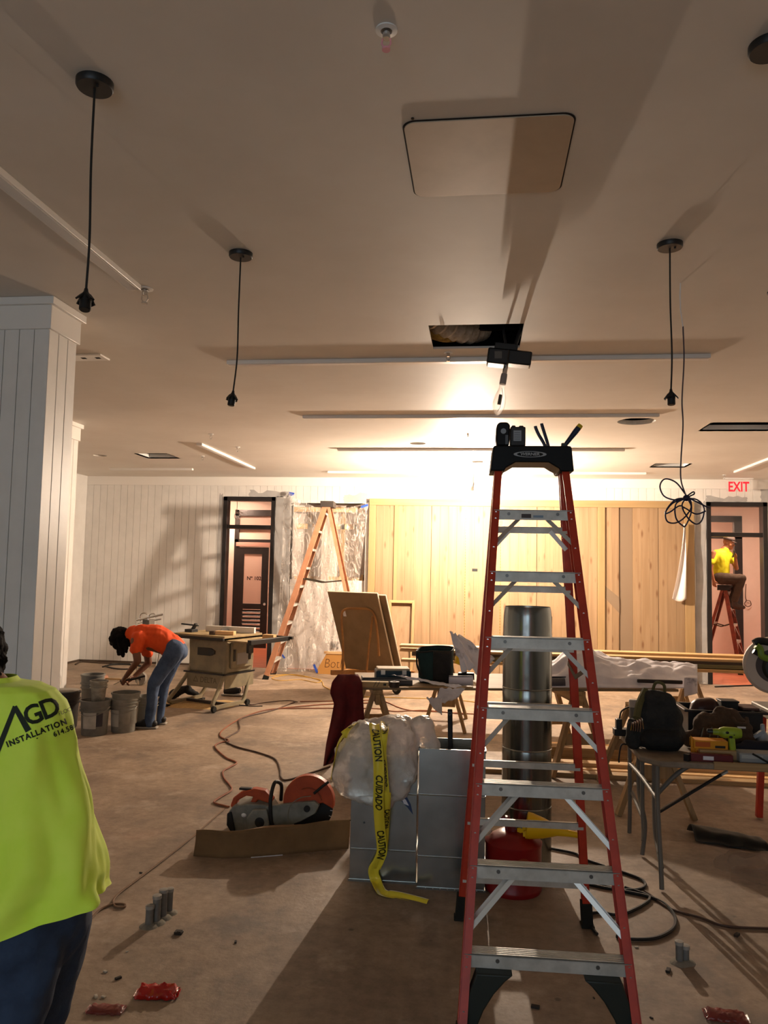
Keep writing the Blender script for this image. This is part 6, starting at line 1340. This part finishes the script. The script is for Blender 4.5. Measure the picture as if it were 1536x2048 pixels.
c = G(357, 1868); simple('dark_scrap', 'dark square scrap on the floor right of the conduit stubs', 'scrap', [('scrap', (tuple(c+V((-.02, -.015, .0005))), tuple(c+V((.02, .02, .014)))), mat('chip_dark', '#2e251e', .8), .003), ('flake', (tuple(c+V((-.005, -.012, .0142))), tuple(c+V((.015, .01, .017)))), mat('chip_dark', '#2e251e', .8), 0)])

# ------------------------------------------------------------------ people
from mathutils.bvhtree import BVHTree
EYE_W = mat('eye_white', '#d8d2c8', .3); EYE_D = mat('eye_dark', '#1b120c', .2); LIPS = mat('lips', '#7c4538', .5)
def hand_segs(w_, d, n, th, curl=.6, s=1.0):
    """palm and five fingers: w_ wrist, d finger direction, n way the fingers curl, th thumb side"""
    d = V(d).normalized(); n = V(n); n = (n-d*n.dot(d)).normalized(); th = V(th); th = (th-d*th.dot(d)-n*th.dot(n)).normalized(); out = []
    for k, (o, L, r) in enumerate(((.030, .072, .0085), (.010, .08, .009), (-.010, .075, .0088), (-.029, .06, .0078))):
        b = w_+(d*.088+th*o)*s; out.append((w_+(d*.012+th*o*.6)*s, .016*s, b, .0115*s)); p = b; a = 0
        for j, f in enumerate((.45, .32, .23)):
            a += curl*(1.0+.12*k)*(.8 if j == 0 else 1); q_ = p+(d*math.cos(a)+n*math.sin(a))*L*f*s*1.0; out.append((p, r*s*(1-.08*j), q_, r*s*(.92-.08*j))); p = q_
    b = w_+(d*.03+th*.028)*s; m_ = b+(d*.6+th*.75+n*.35).normalized()*.038*s; e = m_+(d*.85+th*.2+n*.5).normalized()*.034*s
    out += [(w_+d*.015*s, .017*s, b, .014*s), (b, .0125*s, m_, .0105*s), (m_, .0105*s, e, .0085*s)]
    return out
def head_parts(c, f, up, skin, par, s=1.0):
    """returns segs/balls of a head (to merge with the body) and adds eyes and mouth as parts"""
    f = V(f).normalized(); up = V(up); up = (up-f*up.dot(f)).normalized(); r = up.cross(f) * -1
    P = lambda x, y, z: c+(r*x+f*y+up*z)*s
    segs = [(P(0, -.018, .03), .088*s, P(0, .012, .03), .084*s), (P(0, .02, -.02), .07*s, P(0, .045, -.07), .045*s), (P(0, .088, .015), .012*s, P(0, .112, -.018), .014*s), (P(-.03, .078, .022), .014*s, P(.03, .078, .022), .014*s), (P(0, .07, -.045), .024*s, P(0, .082, -.085), .02*s),
            (P(-.082, -.005, .0), .014*s, P(-.082, -.008, -.03), .01*s), (P(.082, -.005, .0), .014*s, P(.082, -.008, -.03), .01*s), (P(-.04, .055, -.025), .03*s, P(.04, .055, -.025), .03*s)]
    e = MB(); i = MB()
    for k in (-1, 1): e.ball(P(k*.031, .082, .004), .0125*s, 12, 8); i.ball(P(k*.031, .0925, .003), .005*s, 8, 6)
    eo = e.build('eyes', EYE_W, par); i.build('pupils', EYE_D, eo); MB().tube([P(-.022, .09, -.05), P(0, .102, -.049), P(.022, .09, -.05)], .005*s, 6).build('mouth', LIPS, par)
    return segs, P
def shoe(a, toe, m, par, sole=True):
    d = V((toe.x-a.x, toe.y-a.y, 0)).normalized(); g = V((a.x, a.y, 0)); sd = V((-d.y, d.x, 0))
    organic('shoe', [(g-d*.045+V((0, 0, .055)), .042, g+d*.06+V((0, 0, .06)), .045), (g+d*.06+V((0, 0, .05)), .042, g+d*.165+V((0, 0, .038)), .032), (g+V((0, 0, .08)), .04, g+V((0, 0, .12)), .042)], m, par, .008, 4)
    if sole: MB().bar(g-d*.09+V((0, 0, .011)), g+d*.20+V((0, 0, .011)), .085, .02, sd).build('sole', mat('sole_grey', '#a49c90', .7), par, bevel=.008)
DENIM = mat('denim', '#27344a', .85, col2='#33435c', scale=9, bump=.35, bscale=40); DENIM_L = mat('denim_faded', '#33445f', .85, col2='#495d7c', scale=6, bump=.3, bscale=40)
SHOE = mat('shoe_black', '#161412', .6)
wr_ = lambda s, amp: (lambda p: amp*(noise.noise(V((p.x*s, p.y*s, p.z*s*.6)))+.5*noise.noise(V((p.x*s*2.3, p.y*s*2.3, p.z*s*1.5)))))

# man in the orange shirt bending over the buckets
def worker_orange():
    q = lambda x, y, Y: PY(x, y, Y); g = q(310, 1450, 8.5); t = thing('person', 'person in orange shirt and jeans bending over the grey buckets', 'person', (g.x, g.y, 0))
    hc = q(243, 1279, 8.5); hs, P = head_parts(hc, (-.75, -.15, -.7), (-.75, -.1, .62), SKIN_D, t, 1.0)
    nk = q(262, 1274, 8.5); s1, e1, w1 = q(270, 1282, 8.33), q(275, 1322, 8.29), q(252, 1353, 8.38); s2, e2, w2 = q(292, 1288, 8.70), q(297, 1326, 8.74), q(268, 1354, 8.60)
    body = hs+[(hc+V((.03, 0, 0)), .062, nk+V((.06, 0, 0)), .07), (q(285, 1275, 8.5), .12, q(340, 1292, 8.55), .115), (s1, .052, e1, .042), (e1, .04, w1, .028), (s2, .052, e2, .042), (e2, .04, w2, .028)]
    body += hand_segs(w1, q(240, 1362, 8.45)-w1, (.4, .5, -.6), (0, -1, .1), .65) + hand_segs(w2, q(252, 1364, 8.52)-w2, (.3, -.6, -.6), (-.2, .5, .8), .7)
    organic('body', body, SKIN_D, t, .0085, 3)
    ch = q(283, 1273, 8.5); organic('shirt', [(q(268, 1268, 8.5), .10, ch, .135), (ch, .14, q(316, 1276, 8.52), .15), (q(316, 1276, 8.52), .15, q(345, 1294, 8.56), .135), (q(345, 1294, 8.56), .135, q(352, 1299, 8.56), .125), (s1+V((.03, .03, .03)), .085, s1.lerp(e1, .42), .066), (s2+V((.02, -.03, .02)), .085, s2.lerp(e2, .45), .066)], mat('orange_shirt', '#f0561a', .8, col2='#e24d14', scale=8), t, .012, 4, wr_(14, .012))
    h1, k1, a1 = q(347, 1306, 8.46), q(308, 1366, 8.42), q(300, 1436, 8.45); h2, k2, a2 = q(352, 1306, 8.66), q(327, 1368, 8.68), q(318, 1432, 8.69)
    for nm in (0,): organic('jeans', [(h1, .105, k1, .072), (k1, .07, a1, .058), (h2, .105, k2, .072), (k2, .068, a2, .056), (q(350, 1298, 8.47), .11, q(352, 1298, 8.66), .11), (q(340, 1296, 8.56), .125, q(352, 1302, 8.56), .13), (a1, .058, a1+V((0, 0, -.05)), .06), (a2, .056, a2+V((0, 0, -.05)), .058)], DENIM_L, t, .012, 4, wr_(11, .010))
    shoe(V((a1.x-.0, a1.y, 0)), a1+V((-1, -.1, 0)), SHOE, t); shoe(V((a2.x, a2.y, 0)), a2+V((-1, -.15, 0)), SHOE, t)
    hair = [(P(0, -.03, .05), .095, P(0, .0, .06), .092), (P(-.04, -.03, .02), .07, P(-.05, .01, -.06), .045), (P(.04, -.03, .02), .07, P(.05, .01, -.06), .045), (P(0, -.07, .02), .07, P(0, -.08, -.08), .06), (P(-.05, .06, .06), .045, P(-.06, .08, -.04), .03), (P(.05, .06, .06), .045, P(.06, .08, -.04), .03), (P(0, .07, .08), .04, P(.02, .09, .05), .03)]
    a = q(243, 1290, 8.42); hair += [(a, .035, q(246, 1312, 8.42), .014), (q(236, 1288, 8.45), .04, q(238, 1308, 8.43), .016), (q(252, 1284, 8.42), .035, q(253, 1303, 8.41), .014), (q(230, 1270, 8.5), .05, q(227, 1285, 8.5), .04)]
    organic('hair', hair, HAIR, t, .010, 2, crumple(.022))
    tr = thing('trowel', 'dark handled trowel held by the person in orange', 'trowel', w1+V((0, 0, -.05))); m_ = w1.lerp(w2, .4)+V((0, 0, -.06))
    MB().tube([q(240, 1362, 8.47), q(268, 1358, 8.5), q(290, 1352, 8.52)], .012, 8).build('handle', mat('handle_dark', '#241a14', .6), tr); MB().bar(q(240, 1363, 8.47), q(228, 1369, 8.46), .05, .003, (0, 1, 0)).build('blade', ALU, tr)
worker_orange()

# man in the neon shirt, back to the camera
NEON = mat('neon_cloth', '#e4ff58', .75, col2='#dafb48', scale=7, sheen=.2)
def worker_neon():
    Y = 2.25; q = lambda x, y, d=0: PY(x, y, Y+d); g = q(40, 1850); t = thing('person', 'person in neon yellow printed shirt and dark jeans, back to the camera', 'person', (g.x, g.y, 0))
    mpp = 2.36/FPX; Rh = V((CR.x, CR.y, 0)).normalized(); Fh = V((-Rh.y, Rh.x, 0)); U = V((0, 0, 1))
    rows = [(2, 1352, 26, .055, 0), (3, 1361, 32, .065, 0), (6, 1366, 70, .085, 0), (9, 1378, 96, .10, 0), (12, 1402, 113, .115, 0), (15, 1438, 124, .125, 0), (18, 1480, 135, .13, 2), (23, 1560, 141, .135, 4), (30, 1640, 150, .14, 7), (37, 1720, 160, .15, 10), (42, 1780, 166, .158, 13), (45, 1812, 168, .16, 15), (47, 1832, 169, .16, 16)]
    def ringpt(u, v):
        i = min(int(v*(len(rows)-1)), len(rows)-2); f_ = v*(len(rows)-1)-i; f2 = f_; r = [a+(b-a)*f2 for a, b in zip(rows[i], rows[i+1])]
        th = 2*math.pi*u; tl = math.radians(r[4]); c = q(r[0], r[1]); cu, su = math.cos(th), math.sin(th)
        sx = math.copysign(abs(cu)**.85, cu); sy = math.copysign(abs(su)**.85, su)
        p = c+(Rh*math.cos(tl)+U*math.sin(tl))*(r[2]*mpp*sx)+Fh*(r[3]*sy)
        k = max(0, v-.35); fold = .024*math.sin(th*6+v*5+2.4*noise.noise(V((u*6, v*4, 1))))*k*1.3+.012*noise.noise(V((cu*3, su*3, v*7)))*min(1, v*3)
        fold += .012*math.sin((u*3.2+v*2.2)*9+3*noise.noise(V((cu*2, su*2, v*3))))*max(0, min(1, (v-.25)*3))*(.5+.5*su*-1)
        n = (Rh*cu+Fh*su); return p+n*fold
    sh = MB().grid(ringpt, 96, 84, True).build('shirt', NEON, t, smooth=80)
    bv = MB().grid(ringpt, 96, 84, True); tree = BVHTree.FromPolygons(bv.v, bv.f)
    def hit(x, y):
        d = ray(x, y).normalized(); h = tree.ray_cast(CP, d)
        if h[0] is None:
            nn_ = tree.find_nearest(CP+d*2.2); return nn_[0]+(nn_[0]-q(20, 1600)).normalized()*.001
        return h[0]-d*.0018
    TINK = mat('shirt_print', '#1d2410', .7)
    def pxl(x0, y0, ang, s=1.0, bend=0): 
        c, s_ = math.cos(ang), math.sin(ang); return lambda u, v: hit(x0+(u*c+v*s_)*s, y0+(u*s_-v*c)*s+bend*u*u)
    A = math.radians(-21.5)
    lettering('shirt_print', 'GD', 54, pxl(48, 1438, A), TINK, sh, align='LEFT', bold=1.2, spacing=.86, cuts=2)
    b = MB()
    def stroke(p0, p1, w0, w1, n=10):
        P = []; dx, dy = p1[0]-p0[0], p1[1]-p0[1]; L = math.hypot(dx, dy); nx, ny = -dy/L, dx/L
        b.grid(lambda u, v: hit(p0[0]+dx*v+nx*(w0+(w1-w0)*v)*(u-.5), p0[1]+dy*v+ny*(w0+(w1-w0)*v)*(u-.5)), 2, n)
    stroke((30, 1413), (-12, 1520), 9, 11); stroke((29, 1413), (57, 1462), 9, 13); b.build('shirt_print', TINK, sh)
    lettering('shirt_print', 'INSTALLATION', 16, pxl(13, 1490, A), TINK, sh, align='LEFT', bold=.6, spacing=1.22, cuts=1)
    lettering('shirt_print', 'FLOORING', 11, pxl(117, 1428, A), TINK, sh, align='LEFT', bold=-.1, spacing=1.0, cuts=1)
    lettering('shirt_print', '614.580', 14, pxl(107, 1470, A), TINK, sh, align='LEFT', bold=.4, spacing=1.12, cuts=1)
    # body: head, neck, arms reaching forward
    hc = q(-64, 1331, .02); hs, P = head_parts(hc, Fh*.85-Rh*.4-U*.35, U*.95+Fh*.3, SKIN, t, 1.0)
    sR, eR, wR = q(78, 1432, .10), q(60, 1560, .30), q(10, 1600, .48); sL, eL, wL = q(-95, 1430, .03), q(-120, 1580, .2), q(-60, 1610, .46)
    body = hs+[(hc+U*-.03, .06, q(-20, 1378), .06), (q(-20, 1378), .06, q(10, 1430), .09), (q(10, 1430), .10, q(40, 1800), .12), (sR, .052, eR, .042), (eR, .04, wR, .028), (sL, .052, eL, .042), (eL, .04, wL, .028)]
    body += hand_segs(wR, Fh*.8-Rh*.5-U*.2, -U, -Rh, .5) + hand_segs(wL, Fh*.8+Rh*.3-U*.2, -U, Rh, .5)
    organic('body', body, SKIN, t, .009, 3)
    organic('sleeve', [(sR, .07, sR.lerp(eR, .6), .062)], NEON, t, .014, 3); organic('sleeve', [(sL, .085, sL.lerp(eL, .6), .068)], NEON, t, .014, 3)
    organic('hair', [(P(0, -.03, .05), .10, P(0, .02, .06), .095), (P(0, -.06, .0), .09, P(0, -.05, -.06), .065), (P(-.05, -.02, .0), .05, P(-.05, -.02, -.05), .04), (P(.055, -.03, .01), .05, P(.055, -.04, -.06), .045), (P(.06, -.05, -.04), .05, P(.06, -.04, -.12), .045), (P(.0, -.07, -.04), .06, P(.0, -.05, -.13), .055)], HAIR, t, .010, 2, lambda p: .016*noise.noise(p*28)+.010*noise.noise(p*60))
    n_ = U; hp = q(50, 1845)
    kL, aL = q(12, 2090, .0), V((q(0, 2100).x, q(0, 2100, .0).y+.02, .12)); kR, aR = q(62, 2075, .26), V((q(70, 2075, .3).x, Y+.36, .12))
    organic('jeans', [(q(55, 1790), .12, q(40, 1850), .15), (q(10, 1790), .12, q(10, 1840), .14), (q(52, 1880, -.0), .125, kL, .095), (kL, .09, aL, .07), (q(112, 1850, .16), .115, kR, .09), (kR, .088, aR, .068), (q(100, 1800, .05), .12, q(100, 1850, .1), .12), (aL, .07, aL-U*.05, .072), (aR, .068, aR-U*.05, .07)], DENIM, t, .014, 4, wr_(9, .011))
    shoe(aL, aL+Fh, SHOE, t); shoe(aR, aR+Fh, SHOE, t)
worker_neon()

# man sitting on a small ladder beyond the right door
ladder('step_ladder', 'small worn red ladder with a seated person, beyond the right door', V((PY(1490, 1330, 15.45).x, 15.45, .005)), math.radians(62), 5, 1.66, .52, .30, .17, .80, mat('worn_red_rail', '#8e3f26', .55, col2='#6e2f1d', scale=10), mat('worn_cap', '#2a2320', .6), False, depth=.07)
def worker_seated():
    q = lambda x, y, d=0: PY(x, y, 15.4+d); t = thing('person', 'person in yellow shirt and cap sitting on the small ladder, hand at the mouth', 'person', q(1440, 1160))
    hc = q(1457, 1087); hs, P = head_parts(hc, (.8, -.5, -.2), (.15, 0, 1), SKIN, t, 1.0)
    s1, e1, w1 = q(1427, 1106, -.12), q(1421, 1138, -.18), q(1427, 1160, -.18); s2, e2, w2 = q(1459, 1108, .05), q(1473, 1137, -.05), q(1471, 1118, -.12)
    body = hs+[(hc, .06, q(1449, 1100), .065), (q(1449, 1100), .08, q(1443, 1140), .13), (s1, .05, e1, .04), (e1, .038, w1, .028), (s2, .05, e2, .04), (e2, .038, w2, .028)]+hand_segs(w1, (.1, -.1, -1), (.6, .5, 0), (0, -1, 0), .5)+hand_segs(w2, (-.1, -.1, 1), (-.7, -.3, 0), (0, -1, .2), .6)
    organic('body', body, SKIN, t, .010, 3)
    organic('shirt', [(q(1450, 1101), .085, q(1441, 1115), .15), (q(1441, 1115), .16, q(1442, 1148), .155), (q(1432, 1108, -.06), .08, s1.lerp(e1, .6), .065), (q(1455, 1108, .02), .08, s2.lerp(e2, .5), .062)], mat('yellow_shirt', '#d6d21c', .8, col2='#c7c316', scale=8), t, .014, 4, wr_(11, .012))
    PT = mat('brown_trousers', '#4a3b2e', .9, col2='#3c2f25', scale=9)
    k1, a1 = q(1484, 1157, -.25), q(1470, 1200, -.2); k2, a2 = q(1478, 1162, .15), q(1462, 1202, .12)
    organic('trousers', [(q(1440, 1156, -.08), .125, q(1446, 1157, -.1), .12), (q(1446, 1157, -.12), .11, k1, .08), (k1, .078, a1, .06), (q(1444, 1158, .1), .11, k2, .08), (k2, .075, a2, .06)], PT, t, .014, 4, wr_(10, .01))
    for a in (a1, a2): organic('boot', [(a+V((0, 0, -.06)), .05, a+V((.0, 0, -.10)), .048), (a+V((.0, -.01, -.105)), .045, a+V((.13, -.06, -.13)), .035)], mat('boot_brown', '#3f3128', .7), t, .01, 3)
    MB().lathe([(.105, 0), (.104, .03), (.09, .07), (.055, .098), (0, .108)], P(0, -.005, .06), 28, P(0, 0, 1)-P(0, 0, 0)).build('cap', mat('cap_grey_brown', '#4b403a', .7), t, solid=.004)
    MB().grid(lambda u, v: P(.085*math.sin((u-.5)*2.6)*(1-.15*v), .07+.075*v-.045*abs(u-.5)*2*(1 if v > 0 else 1), .062-.02*v), 12, 4).build('cap_brim', mat('cap_grey_brown', '#4b403a', .7), t, solid=.005)
    ph = thing('held_phone', 'small dark device held to the mouth of the seated person', 'phone', w2+V((0, 0, .1))); p_ = w2+V((-.05, -.05, .09)); MB().cbox(p_, (.02, .07, .13), Matrix.Rotation(.3, 3, 'Y')).build('case', BLACK_PLASTIC, ph, bevel=.006); MB().cbox(p_+V((-.011, 0, .003)), (.002, .06, .11), Matrix.Rotation(.3, 3, 'Y')).build('screen', mat('phone_glass', '#22242a', .1), ph)
worker_seated()
a = PY(1490, 1170, 16.9); MB().tube(bez([PY(1492, 1168, 16.96), PY(1491, 1190, 16.95), PY(1493, 1200, 16.95), PY(1500, 1202, 16.94), PY(1502, 1210, 16.94), PY(1495, 1213, 16.94), PY(1489, 1208, 16.94), PY(1493, 1201, 16.93)], 6), .008, 6).build('wall_cable', CORD_BROWN, None, label='coiled cable hanging on the wall of the right vestibule', cat='cable')
MB().tube(bez([PY(474, 1020, 15.5), PY(474, 1026, 15.5), PY(482, 1030, 15.5), PY(478, 1038, 15.5), PY(470, 1036, 15.5), PY(470, 1028, 15.5), PY(478, 1024, 15.5), PY(486, 1026, 15.5)], 6), .007, 6).tube([PY(474, 1020, 15.5), V((PY(474, 1020, 15.5).x, 15.5, 3.339))], .006, 6).build('ceiling_cable', WHITE_PLASTIC, None, label='white coiled cable hanging behind the left door transom', cat='cable')
